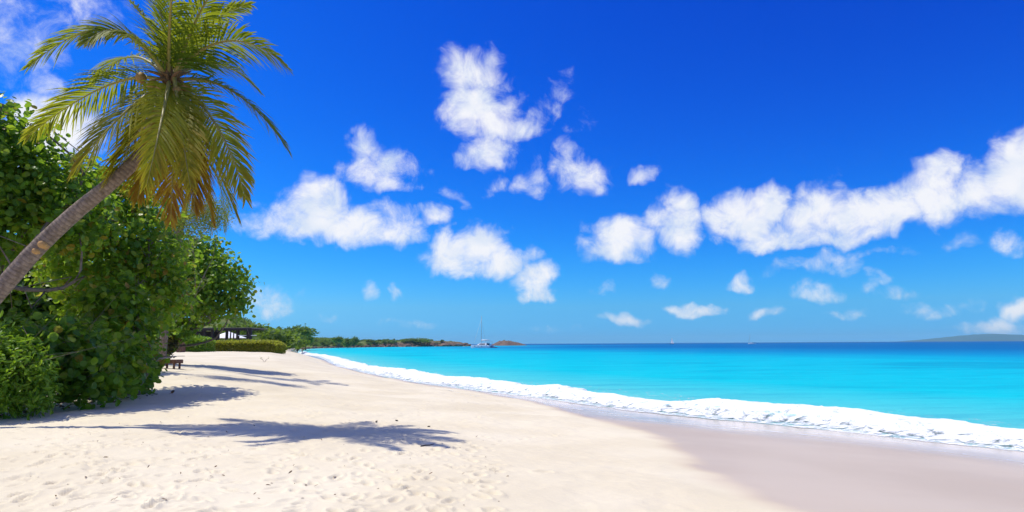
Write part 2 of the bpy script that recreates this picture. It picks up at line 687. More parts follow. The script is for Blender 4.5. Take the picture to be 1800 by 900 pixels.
# low swell lines running in parallel to the beach
swl = np.sin(ws / 5.2 + 2.5 * (fbm(wx * .02, wy * .02, 2, 61) - .5) * 3)
wz += 0.07 * swl * sstep(4, 14, ws) * (1 - sstep(70, 160, ws))
wz = np.where(ws < 1, np.minimum(wz, 0.0) - 0.0, wz)
depth_at = ws + 26 * (fbm(wx * .012, wy * .02, 3, 81) - .5) * sstep(10, 80, ws)
seag = sstep(.60, .72, fbm(wx * .035 + 3, wy * .075, 3, 91)) * sstep(8, 25, ws) * (1 - sstep(120, 220, ws))
sea_me = mesh_np('sea', np.stack([wx, wy, wz], -1), wq, attrs={'out': depth_at, 'weed': seag})
m = Mat('sea_water')
o_ = m.attr('out')
lg = m.math('LOGARITHM', m.math('MAXIMUM', o_, 1.0), 10.0)
wc = m.ramp(m.math('MULTIPLY', lg, 1 / 3.2), [
    (0.0, (0.34, 0.56, 0.52)), (0.22, (0.10, 0.50, 0.50)), (0.40, (0.004, 0.48, 0.55)), (0.575, (0.0, 0.41, 0.54)),
    (0.655, (0.0, 0.22, 0.44)), (0.73, (0.0, 0.12, 0.33)), (1.0, (0.0, 0.08, 0.26))])
wc = m.mix(m.math('MULTIPLY', m.attr('weed'), 0.38), wc, (0.002, 0.20, 0.36))
tcn = m.n('ShaderNodeTexCoord').outputs['Object']
mp = m.n('ShaderNodeMapping')
mp.inputs['Scale'].default_value = (0.55, 1.0, 1.0)
mp.inputs['Rotation'].default_value = (0, 0, math.radians(-30))
m.l(tcn, mp.inputs[0])
w1 = m.noise(0.9, 5, 0.62, vec=mp.outputs[0], dist=0.4)
w2 = m.noise(5.0, 3, 0.6, vec=mp.outputs[0])
streak = m.noise(0.14, 6, 0.65, vec=mp.outputs[0])
mp2 = m.n('ShaderNodeMapping')
mp2.inputs['Scale'].default_value = (0.22, 1.0, 1.0)
mp2.inputs['Rotation'].default_value = (0, 0, math.radians(-20))
m.l(tcn, mp2.inputs[0])
streak = m.noise(0.35, 6, 0.7, vec=mp2.outputs[0], dist=.5)
wc = m.mix(m.mapr(streak, 0.42, 0.72, 0.0, 0.55), wc, m.mix(0.6, wc, (0.0, 0.16, 0.34)))  # darker wave lines: wave shading put into the water colour
rip = m.noise(1.6, 4, 0.65, vec=mp2.outputs[0], dist=.6)
wc = m.mix(m.mapr(rip, 0.5, 0.75, 0.0, 0.38), wc, m.mix(0.5, wc, (0.0, 0.18, 0.34)))  # darker ripples, shading painted in where the bump shows little
wc = m.mix(m.mapr(w1, 0.56, 0.78, 0.0, 0.18), wc, (0.10, 0.66, 0.72))  # lighter crests: wave highlights painted into the water colour
h = m.math('ADD', w1, m.math('MULTIPLY', w2, 0.25))
nrm_ = m.bump(h, 0.6, 0.25)
df = m.n('ShaderNodeBsdfDiffuse')
m.l(wc, df.inputs[0])
m.l(nrm_, df.inputs['Normal'])
gl = m.n('ShaderNodeBsdfGlossy')
gl.inputs['Roughness'].default_value = 0.22
m.l(nrm_, gl.inputs['Normal'])
fr = m.n('ShaderNodeFresnel')
fr.inputs['IOR'].default_value = 1.33
m.l(nrm_, fr.inputs['Normal'])
mx = m.n('ShaderNodeMixShader')        # wave slopes and spray keep the mirror share of a rough sea low
m.l(m.math('MINIMUM', m.math('MULTIPLY', fr.outputs[0], 0.2), 0.06), mx.inputs[0])
m.l(df.outputs[0], mx.inputs[1])
m.l(gl.outputs[0], mx.inputs[2])
sea_mat = m.done(mx)
sea = link('sea', sea_me, sea_mat)
tag(sea, 'clear turquoise sea deepening to dark blue at the horizon', kind='structure')

# ------------------------------------------------------------------ foam of the breaking wave, laid along the waterline
def shore_path(y0, y1, step):
    """evenly spaced points on the waterline with their seaward normals"""
    P = SHORE[(SHORE[:, 1] > y0 - 30) & (SHORE[:, 1] < y1 + 40) & (SHORE[:, 0] > -300)]
    d = np.r_[0, np.cumsum(np.hypot(*np.diff(P, axis=0).T))]
    # step grows with distance from the camera
    t, ts = d[0], []
    while t < d[-1]:
        p = np.array([np.interp(t, d, P[:, 0]), np.interp(t, d, P[:, 1])])
        if y0 <= p[1] <= y1:
            ts.append(t)
        t += step * max(1.0, np.hypot(*p) / 18)
    ts = np.array(ts)
    q = np.stack([np.interp(ts, d, P[:, 0]), np.interp(ts, d, P[:, 1])], -1)
    tg = np.stack([np.interp(ts + .5, d, P[:, 0]) - np.interp(ts - .5, d, P[:, 0]), np.interp(ts + .5, d, P[:, 1]) - np.interp(ts - .5, d, P[:, 1])], -1)
    tg /= np.linalg.norm(tg, axis=1)[:, None]
    nrm = np.stack([tg[:, 1], -tg[:, 0]], -1)     # seaward (right of travel)
    return ts, q, nrm


ts, q, nr_ = shore_path(-12, 230, 0.07)
NV = 120
v = np.linspace(-4.6, 8.6, NV)                    # metres out from the waterline
V, Tt = np.meshgrid(v, ts)
X = q[:, 0][:, None] + nr_[:, 0][:, None] * V
Y = q[:, 1][:, None] + nr_[:, 1][:, None] * V
lobes = (fbm(Tt * .16, Tt * 0 + 3.3, 3, 101) - .5) * 2.6       # the front runs up the sand unevenly
lobe2 = (fbm(Tt * .35, Tt * 0 + 8.3, 3, 103) - .5) * 2.0
front = -0.4 + lobes * .8
back = 3.1 + lobe2
U = (V - front) / (back - front)
U = U + (fbm(X * .7, Y * .7, 4, 141, .6) - .5) * .55 * sstep(.3, .8, U) + (fbm(X * 1.1, Y * 1.1, 3, 151) - .5) * .14
nz1 = fbm(X * 1.6, Y * 1.6, 4, 111, .6)
nz2 = fbm(X * 7, Y * 7, 3, 121, .6)
crest = np.exp(-((U - .62) / .24) ** 2)
hgt_ = 0.04 + 0.38 * crest * (0.45 + 1.1 * fbm(Tt * .25, V * 0.1, 2, 131)) + (0.07 * (nz1 - .5) + .035 * (nz2 - .5)) * sstep(0, .2, U) * sstep(1.5, .8, U)
zbase = np.maximum(land_z(X.ravel(), Y.ravel(), shore_s(X.ravel(), Y.ravel())).reshape(X.shape), 0.0)
Z = zbase + 0.012 + hgt_ * sstep(-.05, .5, U) * sstep(1.6, .9, U)
cover = sstep(-.05, .06, U) * (0.44 + .52 * np.exp(-((U - .60) / .36) ** 2) + .26 * np.exp(-((U - .03) / .06) ** 2))
cover *= 1 - .48 * sstep(.85, 1.25, U)
cover *= 1 - .55 * sstep(1.5, 2.6, U)
cover *= 1 - sstep(7.6, 8.5, V)
cover += .22 * (nz1 - .5)
cover = np.where(U < -.05, 0, cover)
swash = -1.6 - 2.0 * fbm(Tt * .11, Tt * 0 + 1.7, 2, 161)         # thin lace line left by the last wave higher up
cover = np.maximum(cover, np.exp(-((V - swash) / .08) ** 2) * .62 * sstep(.4, .55, fbm(Tt * .2, Tt * 0 + 5, 2, 171)))
nt_, nv_ = X.shape
i = np.arange(nt_ - 1)[:, None] * nv_ + np.arange(nv_ - 1)[None, :]
fq = np.stack([i, i + nv_, i + nv_ + 1, i + 1], -1).reshape(-1, 4)[:, ::-1]
foam_me = mesh_np('foam', np.stack([X.ravel(), Y.ravel(), Z.ravel()], -1), fq, attrs={'cover': cover.ravel()})
m = Mat('sea_foam')
cv = m.attr('cover')
lace = m.noise(2.6, 8, 0.72, dist=0.8)
fine = m.noise(22.0, 4, 0.6)
k = m.math('ADD', cv, m.math('MULTIPLY', m.math('SUBTRACT', lace, 0.5), 2.4))
al = m.mapr(k, 0.30, 0.80, 0.0, 0.97)
tr = m.n('ShaderNodeBsdfTransparent')
fb = m.bsdf(m.mix(m.mapr(lace, .3, .7), (0.70, 0.75, 0.76), (0.88, 0.88, 0.87)), 0.75, 0.3, m.bump(fine, 0.5, 0.03))
mx = m.n('ShaderNodeMixShader')
m.l(al, mx.inputs[0])
m.l(tr.outputs[0], mx.inputs[1])
m.l(fb.outputs[0], mx.inputs[2])
foam_mat = m.done(mx)
foam = link('foam', foam_me, foam_mat)
tag(foam, 'white foam of the wave breaking along the beach', 'foam', kind='stuff')

# ================================================================== vegetation
def norm(v):
    return v / np.maximum(np.linalg.norm(v, axis=-1, keepdims=True), 1e-9)


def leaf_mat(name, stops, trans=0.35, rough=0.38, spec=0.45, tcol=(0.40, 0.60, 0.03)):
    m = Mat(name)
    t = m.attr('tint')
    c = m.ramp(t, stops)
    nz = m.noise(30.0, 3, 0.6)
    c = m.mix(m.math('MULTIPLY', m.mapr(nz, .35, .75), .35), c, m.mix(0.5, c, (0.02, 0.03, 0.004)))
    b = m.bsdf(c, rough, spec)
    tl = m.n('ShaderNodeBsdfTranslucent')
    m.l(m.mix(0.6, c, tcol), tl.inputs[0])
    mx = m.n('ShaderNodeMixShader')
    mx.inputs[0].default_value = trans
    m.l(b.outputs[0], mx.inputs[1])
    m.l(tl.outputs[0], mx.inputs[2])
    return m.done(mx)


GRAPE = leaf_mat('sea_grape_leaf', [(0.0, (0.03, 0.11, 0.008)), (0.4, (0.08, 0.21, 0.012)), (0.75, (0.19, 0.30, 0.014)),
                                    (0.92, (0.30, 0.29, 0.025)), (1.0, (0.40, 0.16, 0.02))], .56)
SHRUB = leaf_mat('green_shrub_leaf', [(0.0, (0.08, 0.21, 0.008)), (0.6, (0.19, 0.35, 0.012)), (1.0, (0.26, 0.36, 0.03))], 0.4, .45)
HEDGE = leaf_mat('hedge_leaf', [(0.0, (0.12, 0.17, 0.01)), (0.6, (0.30, 0.33, 0.02)), (1.0, (0.42, 0.34, 0.04))], 0.5, .5, .3, (0.55, 0.60, 0.04))
FARL = leaf_mat('far_tree_leaf', [(0.0, (0.035, 0.085, 0.014)), (0.6, (0.10, 0.17, 0.025)), (1.0, (0.20, 0.25, 0.045))], 0.35, .6, .25)
FEATHER = leaf_mat('feathery_leaf', [(0.0, (0.07, 0.10, 0.012)), (0.5, (0.17, 0.19, 0.02)), (1.0, (0.26, 0.13, 0.03))], 0.4, .55)
PURPLE = leaf_mat('purple_shrub_leaf', [(0.0, (0.045, 0.015, 0.012)), (0.55, (0.10, 0.04, 0.02)), (1.0, (0.24, 0.21, 0.03))], 0.3, .5)
PALM = leaf_mat('palm_leaflet', [(0.0, (0.05, 0.11, 0.012)), (0.3, (0.10, 0.17, 0.014)), (0.55, (0.25, 0.25, 0.018)),
                                 (0.78, (0.36, 0.23, 0.02)), (1.0, (0.34, 0.12, 0.018))], 0.5, .58, .22, (0.50, 0.53, 0.02))


def bark_mat(name, c1, c2, rings=False):
    m = Mat(name)
    tcn = m.n('ShaderNodeTexCoord').outputs['Object']
    nz = m.noise(9.0, 6, 0.65, vec=tcn)
    col_ = m.mix(m.mapr(nz, .3, .7), c1, c2)
    h = nz
    if rings:
        a = m.attr('along')
        w = m.math('SINE', m.math('ADD', m.math('MULTIPLY', a, 70.0), m.math('MULTIPLY', nz, 7.0)))
        col_ = m.mix(m.mapr(w, .3, 1.0, 0, .35), col_, tuple(v * .45 for v in c1))
        h = m.math('ADD', m.math('MULTIPLY', w, -.25), nz)
    return m.done(m.bsdf(col_, .85, .2, m.bump(h, .6, .02)))


BARK = bark_mat('grey_bark', (0.13, 0.10, 0.08), (0.24, 0.20, 0.16))
PALMBARK = bark_mat('palm_bark', (0.14, 0.105, 0.08), (0.29, 0.225, 0.175), True)
DEADWOOD = bark_mat('dead_wood', (0.26, 0.20, 0.16), (0.42, 0.35, 0.29))

# leaf shapes: (verts, quads, tris), x = along the leaf, z = up
ROUND = (np.array([(0, 0, 0), (.25, .42, .07), (.65, .50, .10), (.98, .22, .05), (1.0, 0, -.02), (.25, -.42, .07), (.65, -.50, .10), (.98, -.22, .05), (.5, 0, -.03)], float),
         np.array([(0, 8, 2, 1), (8, 4, 3, 2), (0, 5, 6, 8), (8, 6, 7, 4)]), np.zeros((0, 3), int))
LANCE = (np.array([(0, 0, 0), (.35, .13, .05), (.75, .14, .05), (1, 0, -.06), (.35, -.13, .05), (.75, -.14, .05), (.55, 0, .0)], float),
         np.array([(0, 6, 2, 1), (0, 4, 5, 6)]), np.array([(6, 3, 2), (6, 5, 3)]))
CARD = (np.array([(0, 0, 0), (.5, .42, .06), (1, .05, 0), (.45, -.40, .06)], float), np.array([(0, 3, 2, 1)]), np.zeros((0, 3), int))


def frames(N, rng, X=None):
    """rotation matrices whose z is N; x random, or as close to X as possible"""
    N = norm(N)
    R_ = rng.normal(size=N.shape) if X is None else X
    Xv = norm(R_ - N * np.sum(R_ * N, -1, keepdims=True))
    Yv = np.cross(N, Xv)
    return np.stack([Xv, Yv, N], -1)          # columns


def scatter(P, N, S, T, shape, rng, X=None, name='foliage'):
    v, q, t = shape
    Rm = frames(N, rng, X)
    k = len(v)
    V = np.einsum('nij,kj->nki', Rm, v) * S[:, None, None] + P[:, None, :]
    base = (np.arange(len(P)) * k)[:, None, None]
    Q = (q[None] + base).reshape(-1, 4) if len(q) else None
    Tt_ = (t[None] + base).reshape(-1, 3) if len(t) else None
    return mesh_np(name, V.reshape(-1, 3), Q, Tt_, {'tint': np.repeat(T, k)}, smooth=False), Rm


def crown(blobs, n_clump, per, cr, rng, size=(.12, .2), shell=(.55, 1.0), upw=.55, lump=.0):
    """leaf positions, normals, sizes, tints for a crown made of ellipsoids"""
    B = np.array(blobs, float)
    w = (B[:, 3] * B[:, 4] + B[:, 4] * B[:, 5] + B[:, 3] * B[:, 5])
    bi = rng.choice(len(B), n_clump, p=w / w.sum())
    d = norm(rng.normal(size=(n_clump, 3)))
    u = shell[0] + (shell[1] - shell[0]) * rng.random(n_clump) ** .6
    ctr = B[bi, :3] + d * B[bi, 3:6] * u[:, None]
    ctint = rng.normal(0, .12, n_clump)
    out_ = norm(d / B[bi, 3:6])
    P = np.repeat(ctr, per, 0) + rng.normal(size=(n_clump * per, 3)) * cr
    N = norm(np.repeat(out_, per, 0) * .6 + np.array([0, 0, upw]) + rng.normal(size=(n_clump * per, 3)) * .55)
    S = rng.uniform(size[0], size[1], n_clump * per)
    T = np.clip(np.repeat(ctint, per) + rng.beta(2, 3, n_clump * per), 0, .9)
    T[rng.random(len(T)) < .015] = .97          # a few turned leaves
    return P, N, S, T


def tube(pts, rad, sides=8, cap=True):
    pts = np.array(pts, float)
    rad = np.broadcast_to(np.array(rad, float), (len(pts),))
    tg = norm(np.gradient(pts, axis=0))
    ref = np.array([0.31, .22, .93]) if abs(tg[0][2]) < .9 else np.array([1., .1, 0])
    V = []
    for p, t, r in zip(pts, tg, rad):
        a = norm(np.cross(t, ref))
        b = np.cross(t, a)
        an = np.arange(sides) * 2 * math.pi / sides
        V.append(p + r * (np.cos(an)[:, None] * a + np.sin(an)[:, None] * b))
    n = len(pts)
    i = np.arange(n - 1)[:, None] * sides + np.arange(sides)[None, :]
    j = np.arange(n - 1)[:, None] * sides + (np.arange(sides)[None, :] + 1) % sides
    Q = np.stack([i, j, j + sides, i + sides], -1).reshape(-1, 4)
    V = np.concatenate(V)
    T = None
    if cap:
        V = np.vstack([V, pts[0], pts[-1]])
        c0, c1 = len(V) - 2, len(V) - 1
        k = np.arange(sides)
        T = np.vstack([np.stack([np.full(sides, c0), (k + 1) % sides, k], -1),
                       np.stack([np.full(sides, c1), (n - 1) * sides + k, (n - 1) * sides + (k + 1) % sides], -1)])
    return V, Q, T


def tubes(name, specs, mat, parent=None, sides=7, along=False):
    VV, QQ, TT, AA, o = [], [], [], [], 0
    for pts, rad in specs:
        V, Q, T = tube(pts, rad, sides)
        VV.append(V)
        QQ.append(Q + o)
        TT.append(T + o)
        L = np.r_[0, np.cumsum(np.linalg.norm(np.diff(np.array(pts, float), axis=0), axis=1))]
        AA.append(np.r_[np.repeat(L, sides), L[0], L[-1]])
        o += len(V)
    me = mesh_np(name, np.vstack(VV), np.vstack(QQ), np.vstack(TT), {'along': np.concatenate(AA)} if along else None)
    return link(name, me, mat, parent)


def bez(p0, pm, p2, n=14):
    p0, pm, p2 = (np.array(p, float) for p in (p0, pm, p2))
    c = 2 * pm - .5 * (p0 + p2)
    t = np.linspace(0, 1, n)[:, None]
    return (1 - t) ** 2 * p0 + 2 * t * (1 - t) * c + t * t * p2


def limb(p0, p1, rng, r0, r1, n=9, wob=.25):
    p0, p1 = np.array(p0, float), np.array(p1, float)
    L = np.linalg.norm(p1 - p0)
    mid = (p0 + p1) / 2 + rng.normal(size=3) * L * wob * .4 + np.array([0, 0, -.08 * L])
    pts = bez(p0, mid, p1, n)
    pts[1:-1] += rng.normal(size=(n - 2, 3)) * .02 * L * wob
    return pts, np.linspace(r0, r1, n)


LEAFVAR = {}


def leaf_variants(shape, mat, key):
    if key not in LEAFVAR:
        out = []
        for t in (.1, .25, .4, .5, .65, .8, .9, .97):
            v, q, tr_ = shape
            me = mesh_np('leaf', v, q, tr_ if len(tr_) else None, {'tint': np.full(len(v), t)}, smooth=False)
            me.materials.append(mat)
            out.append(me)
        LEAFVAR[key] = out
    return LEAFVAR[key]


def foliage_tree(name, label, cat, base, blobs, shape, mat, n_clump, per, cr, size, rng, singles=0, group=None, trunk_r=.16,
                 limbs=10, shell=(.55, 1.0), upw=.55, stems=1, twigs=True, tints=None, X=None):
    base = np.array(base, float)
    root = empty(name, base, label, cat, group)
    B = np.array(blobs, float)
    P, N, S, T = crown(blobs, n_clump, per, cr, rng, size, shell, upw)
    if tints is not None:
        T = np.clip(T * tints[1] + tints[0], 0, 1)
    ctrB = B[:, :3].mean(0)
    # trunk(s), limbs reaching into the crown
    specs, fork = [], []
    for k in range(stems):
        b0 = base + np.array([rng.normal(0, .25) * (k > 0), rng.normal(0, .25) * (k > 0), -.15])
        top = base * .55 + ctrB * .45 + rng.normal(size=3) * .3 * (k > 0)
        top[2] = base[2] + (ctrB[2] - base[2]) * .6
        pts, rad = limb(b0, top, rng, trunk_r * 1.25, trunk_r * .7, 10, .35)
        specs.append((pts - base, rad))
        fork.append(pts)
    tubes('trunk', specs, BARK, root, 9)
    for k in range(limbs):
        src = fork[k % stems][rng.integers(4, 10)]
        bi = B[k % len(B)]
        dst = bi[:3] + norm(rng.normal(size=3)) * bi[3:6] * .72
        pts, rad = limb(src, dst, rng, trunk_r * .5, trunk_r * .10, 9, .4)
        sp = [(pts - base, rad)]
        for q_ in range(3 if twigs else 0):
            s0 = pts[rng.integers(3, 8)]
            sp.append((np.array([s0, s0 + rng.normal(size=3) * .35 + [0, 0, .2], s0 + rng.normal(size=3) * .7 + [0, 0, .4]]) - base, [trunk_r * .16, trunk_r * .1, trunk_r * .05]))
        tubes('branch', sp, BARK, root, 6)
    one = np.zeros(len(P), bool)
    Rm = None
    if singles:
        rel_ = P - CAM
        dep = rel_ @ _fwd
        px = 900 + F * (rel_ @ _right) / dep
        py = 450 - F * (rel_ @ _up) / dep
        inside = (px > 4) & (px < 1796) & (py > 4) & (py < 896)
        # those that show largest: near, and on the side turned to the camera
        facing = np.einsum('ij,ij->i', norm(P - ctrB), norm(CAM - P))
        sc = np.where(inside, S / dep * (1 + .5 * np.clip(facing, -1, 1)), -1)
        one[np.argsort(-sc)[:singles]] = True
    me, Rm = scatter((P - base)[~one], N[~one], S[~one], T[~one], shape, rng, None if X is None else X[~one])
    fo = link('foliage', me, mat, root)
    fo['kind'] = 'stuff'
    if singles:
        var = leaf_variants(shape, mat, mat.name)
        Rs = frames(N[one], rng)
        for p, R3, s_, t_ in zip((P - base)[one], Rs, S[one], T[one]):
            lf = bpy.data.objects.new('leaf', var[int(min(7, t_ * 8))])
            COL.objects.link(lf)
            lf.parent = root
            lf.matrix_local = Matrix.LocRotScale(Vector(p), Matrix(R3.tolist()).to_quaternion(), Vector((s_, s_, s_)))
    return root


# ---- sea grape wall on the left: x = -12 is its beach side
def pxblob(px, py, depth, rpx, rpy, ry):
    c = at(px, py, depth)
    k = depth / F
    return (c[0], c[1], c[2], rpx * k, ry, rpy * k)


rg = np.random.default_rng(21)
foliage_tree('sea_grape_tree', 'tall sea grape tree at the left edge, its high crown behind the leaning palm trunk', 'tree',
             (-15.6, 17.6, zat(-15.6, 17.6)),
             [pxblob(-60, 290, 17.5, 120, 90, 1.8), pxblob(60, 330, 18.5, 90, 75, 1.8), pxblob(20, 245, 18, 60, 60, 1.4), pxblob(120, 375, 19, 75, 70, 1.5),
              pxblob(30, 400, 18.5, 110, 45, 1.8), pxblob(-110, 430, 18, 90, 120, 2.0), pxblob(-5, 215, 17.6, 30, 34, .7)],
             ROUND, GRAPE, 900, 11, .26, (.10, .23), rg, singles=300, trunk_r=.17, limbs=14, stems=3)
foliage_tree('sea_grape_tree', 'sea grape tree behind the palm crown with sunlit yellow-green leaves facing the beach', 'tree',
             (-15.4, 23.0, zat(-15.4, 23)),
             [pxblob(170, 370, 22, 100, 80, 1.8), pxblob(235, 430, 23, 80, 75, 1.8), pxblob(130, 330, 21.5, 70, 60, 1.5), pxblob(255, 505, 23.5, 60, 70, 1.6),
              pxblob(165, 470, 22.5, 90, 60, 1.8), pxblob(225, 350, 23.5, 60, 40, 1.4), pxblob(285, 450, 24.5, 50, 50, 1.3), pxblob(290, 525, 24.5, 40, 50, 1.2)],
             ROUND, GRAPE, 850, 11, .26, (.10, .23), rg, singles=300, trunk_r=.16, limbs=14, stems=3, tints=(.16, 1.0))  # tints shifted to yellow: the sunlit look is put into the leaf colour
foliage_tree('sea_grape_shrub', 'low sea grape shrub with broad round leaves spreading over the shaded sand', 'shrub',
             (-13.3, 19.3, zat(-13.3, 19.3)),
             [pxblob(140, 630, 17.5, 62, 55, 1.1), pxblob(140, 682, 17.3, 60, 18, .8), pxblob(85, 612, 17, 60, 44, 1.2), pxblob(195, 640, 19, 55, 48, 1.1), pxblob(60, 640, 16.4, 50, 50, .9)],
             ROUND, GRAPE, 300, 10, .2, (.15, .24), rg, singles=300, trunk_r=.05, limbs=12, stems=4, shell=(.35, 1))
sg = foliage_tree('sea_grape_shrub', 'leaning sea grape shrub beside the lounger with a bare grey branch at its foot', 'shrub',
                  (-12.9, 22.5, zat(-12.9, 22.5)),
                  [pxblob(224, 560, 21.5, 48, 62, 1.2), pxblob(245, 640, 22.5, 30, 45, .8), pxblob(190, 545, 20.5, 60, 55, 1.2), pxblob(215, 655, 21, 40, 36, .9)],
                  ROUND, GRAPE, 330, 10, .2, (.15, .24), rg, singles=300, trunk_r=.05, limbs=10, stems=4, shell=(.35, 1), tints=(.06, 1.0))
bb = np.array([-12.9, 22.5, zat(-12.9, 22.5)])
pts = [at(238, 692, 21.5), at(252, 668, 21.3), at(268, 642, 21.2), at(280, 630, 21.3), at(310, 627, 21.8)]
tubes('bare_branch', [(np.array(pts) - bb, [.05, .045, .035, .025, .012]), (np.array([pts[1], at(262, 655, 21), at(255, 630, 20.8)]) - bb, [.02, .015, .008]),
                      (np.array([pts[2], at(256, 628, 21), at(246, 622, 20.8)]) - bb, [.02, .012, .006])], DEADWOOD, sg, 7)

foliage_tree('green_shrub', 'bright green shrub with narrow whorled leaves in the lower left corner', 'shrub',
             (-12.9, 15.6, zat(-12.9, 15.6)),
             [pxblob(20, 660, 15.2, 62, 62, .9), pxblob(-40, 640, 15.2, 70, 75, 1.0), pxblob(50, 695, 15.4, 36, 34, .6), pxblob(0, 610, 15.6, 50, 34, .7)],
             LANCE, SHRUB, 420, 14, .10, (.15, .22), rg, singles=300, trunk_r=.04, limbs=12, stems=5, shell=(.45, 1.0), upw=.4)

foliage_tree('sea_grape_tree', 'rounded sea grape tree in the middle distance, standing over the clipped hedge', 'tree',
             (-22.6, 41.6, zat(-22.6, 41.6)),
             [pxblob(340, 480, 40, 62, 62, 2.4), pxblob(388, 500, 39.5, 42, 46, 1.9), pxblob(312, 530, 40.5, 50, 56, 2.2), pxblob(355, 440, 40.5, 36, 30, 1.4),
              pxblob(370, 540, 39.8, 40, 24, 1.6), pxblob(418, 520, 39.5, 18, 32, .9), pxblob(308, 572, 40.5, 36, 24, 1.6), pxblob(300, 470, 41, 40, 60, 1.8)],
             ROUND, GRAPE, 800, 11, .30, (.17, .26), rg, singles=0, trunk_r=.18, limbs=14, stems=3, shell=(.6, 1.02))
foliage_tree('feathery_tree', 'thin feathery tree with yellowish fine leaves and brown twigs under the palm fronds', 'tree',
             (-17.8, 30.0, zat(-17.8, 30)),
             [pxblob(330, 385, 30, 62, 30, 1.2), pxblob(370, 375, 30, 34, 28, .9), pxblob(290, 400, 30, 40, 30, 1.0)],
             LANCE, FEATHER, 420, 22, .20, (.07, .14), rg, trunk_r=.06, limbs=14, shell=(.2, 1), upw=-.1, tints=(.15, 1.0))
foliage_tree('purple_shrub', 'dark purple-brown shrub behind the wooden lounger', 'shrub', (-21.6, 41.0, zat(-21.6, 41)),
             [pxblob(296, 607, 40.5, 14, 17, .7), pxblob(300, 594, 40.5, 14, 9, .6), pxblob(288, 612, 40.2, 12, 14, .6)],
             ROUND, PURPLE, 150, 9, .11, (.10, .17), rg, trunk_r=.04, limbs=6, stems=3, shell=(.3, 1))


def hedge(name, label, x0, x1, y0, y1, h, n, mat, rng, tints=(0, 1)):
    bx, by = (x0 + x1) / 2, (y0 + y1) / 2
    z0 = min(zat(x0, y0), zat(x1, y0)) - .05
    root = empty(name, (bx, by, z0), label, 'hedge')
    n6 = rng.random((n, 3))
    f = rng.choice(3, n, p=[.42, .43, .15])
    P = np.stack([x0 + (x1 - x0) * n6[:, 0], y0 + (y1 - y0) * n6[:, 1], h * n6[:, 2]], -1)
    P[f == 0, 2] = h - np.abs(rng.normal(0, .08, (f == 0).sum()))
    P[f == 1, 1] = y0 + np.abs(rng.normal(0, .12, (f == 1).sum()))
    P[f == 2, 0] = np.where(rng.random((f == 2).sum()) < .5, x0, x1)
    # rounded shoulders, uneven top
    ex = np.minimum(np.abs(P[:, 0] - x0), np.abs(x1 - P[:, 0]))
    ey = np.minimum(np.abs(P[:, 1] - y0), np.abs(y1 - P[:, 1]))
    P[:, 2] *= (1 - .30 * np.exp(-ex / .5)) * (1 - .16 * np.exp(-ey / .35))
    P[:, 2] *= .90 + .2 * fbm(P[:, 0] * .9, P[:, 1] * .9, 3, 5)
    P += rng.normal(size=P.shape) * .06
    N = norm(rng.normal(size=(n, 3)) * .6 + [-.5, -.35, .8])
    T = np.clip(rng.beta(2, 2.2, n) * tints[1] + tints[0], 0, 1)
    P[:, 0] -= bx
    P[:, 1] -= by
    me, _ = scatter(P, N, rng.uniform(.15, .25, n), T, CARD, rng)
    fo = link('foliage', me, mat, root)
    fo['kind'] = 'stuff'
    # woody inside so that the hedge is not see-through
    sp = []
    for k in range(26):
        x = rng.uniform(x0 + .4, x1 - .4) - bx
        y = rng.uniform(y0 + .4, y1 - .4) - by
        sp.append((np.array([(x, y, 0), (x + rng.normal(0, .2), y + rng.normal(0, .2), h * .5), (x + rng.normal(0, .4), y + rng.normal(0, .4), h * .85)]), [.04, .03, .01]))
    tubes('stems', sp, BARK, root, 5)
    return root


hedge('hedge', 'long clipped yellow-green hedge in front of the dark pavilion', at(352, 610, 92)[0], at(484, 610, 92)[0], 92, 96, 1.72, 26000, HEDGE, rg, (.15, 1))
hedge('hedge', 'short bright green hedge behind the wooden bin', at(296, 610, 84)[0], at(350, 610, 84)[0], 85, 88.5, 2.0, 11000, SHRUB, rg, (.2, .8))

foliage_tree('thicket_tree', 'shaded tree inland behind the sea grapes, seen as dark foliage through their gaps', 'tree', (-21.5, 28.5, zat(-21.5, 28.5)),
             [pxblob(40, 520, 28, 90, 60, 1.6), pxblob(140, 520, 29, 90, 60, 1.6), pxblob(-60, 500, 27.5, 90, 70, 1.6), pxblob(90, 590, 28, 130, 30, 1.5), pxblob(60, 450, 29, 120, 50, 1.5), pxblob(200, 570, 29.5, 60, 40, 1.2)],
             ROUND, GRAPE, 900, 10, .34, (.24, .34), rg, trunk_r=.16, limbs=10, stems=3, shell=(.2, 1), tints=(0, .4))  # leaf tints lowered: shade under the canopy painted into the leaf colour

# leaf litter at the foot of the shrubs
n = 260
lx = rg.uniform(-13.2, -11.7, n)
ly = rg.uniform(14.5, 23, n)
lz = np.array([sand_z(a, b_) for a, b_ in zip(lx, ly)]) + .012
LITTER = plain('dry_leaf', (0.20, 0.11, 0.055), .8, .2)
me, _ = scatter(np.stack([lx, ly, lz], -1), norm(rg.normal(size=(n, 3)) * .25 + [0, 0, 1]), rg.uniform(.06, .14, n), rg.random(n), ROUND, rg, name='leaf_litter')
tag(link('leaf_litter', me, LITTER), 'brown fallen leaves scattered under the sea grape shrubs', 'leaf litter', kind='stuff')


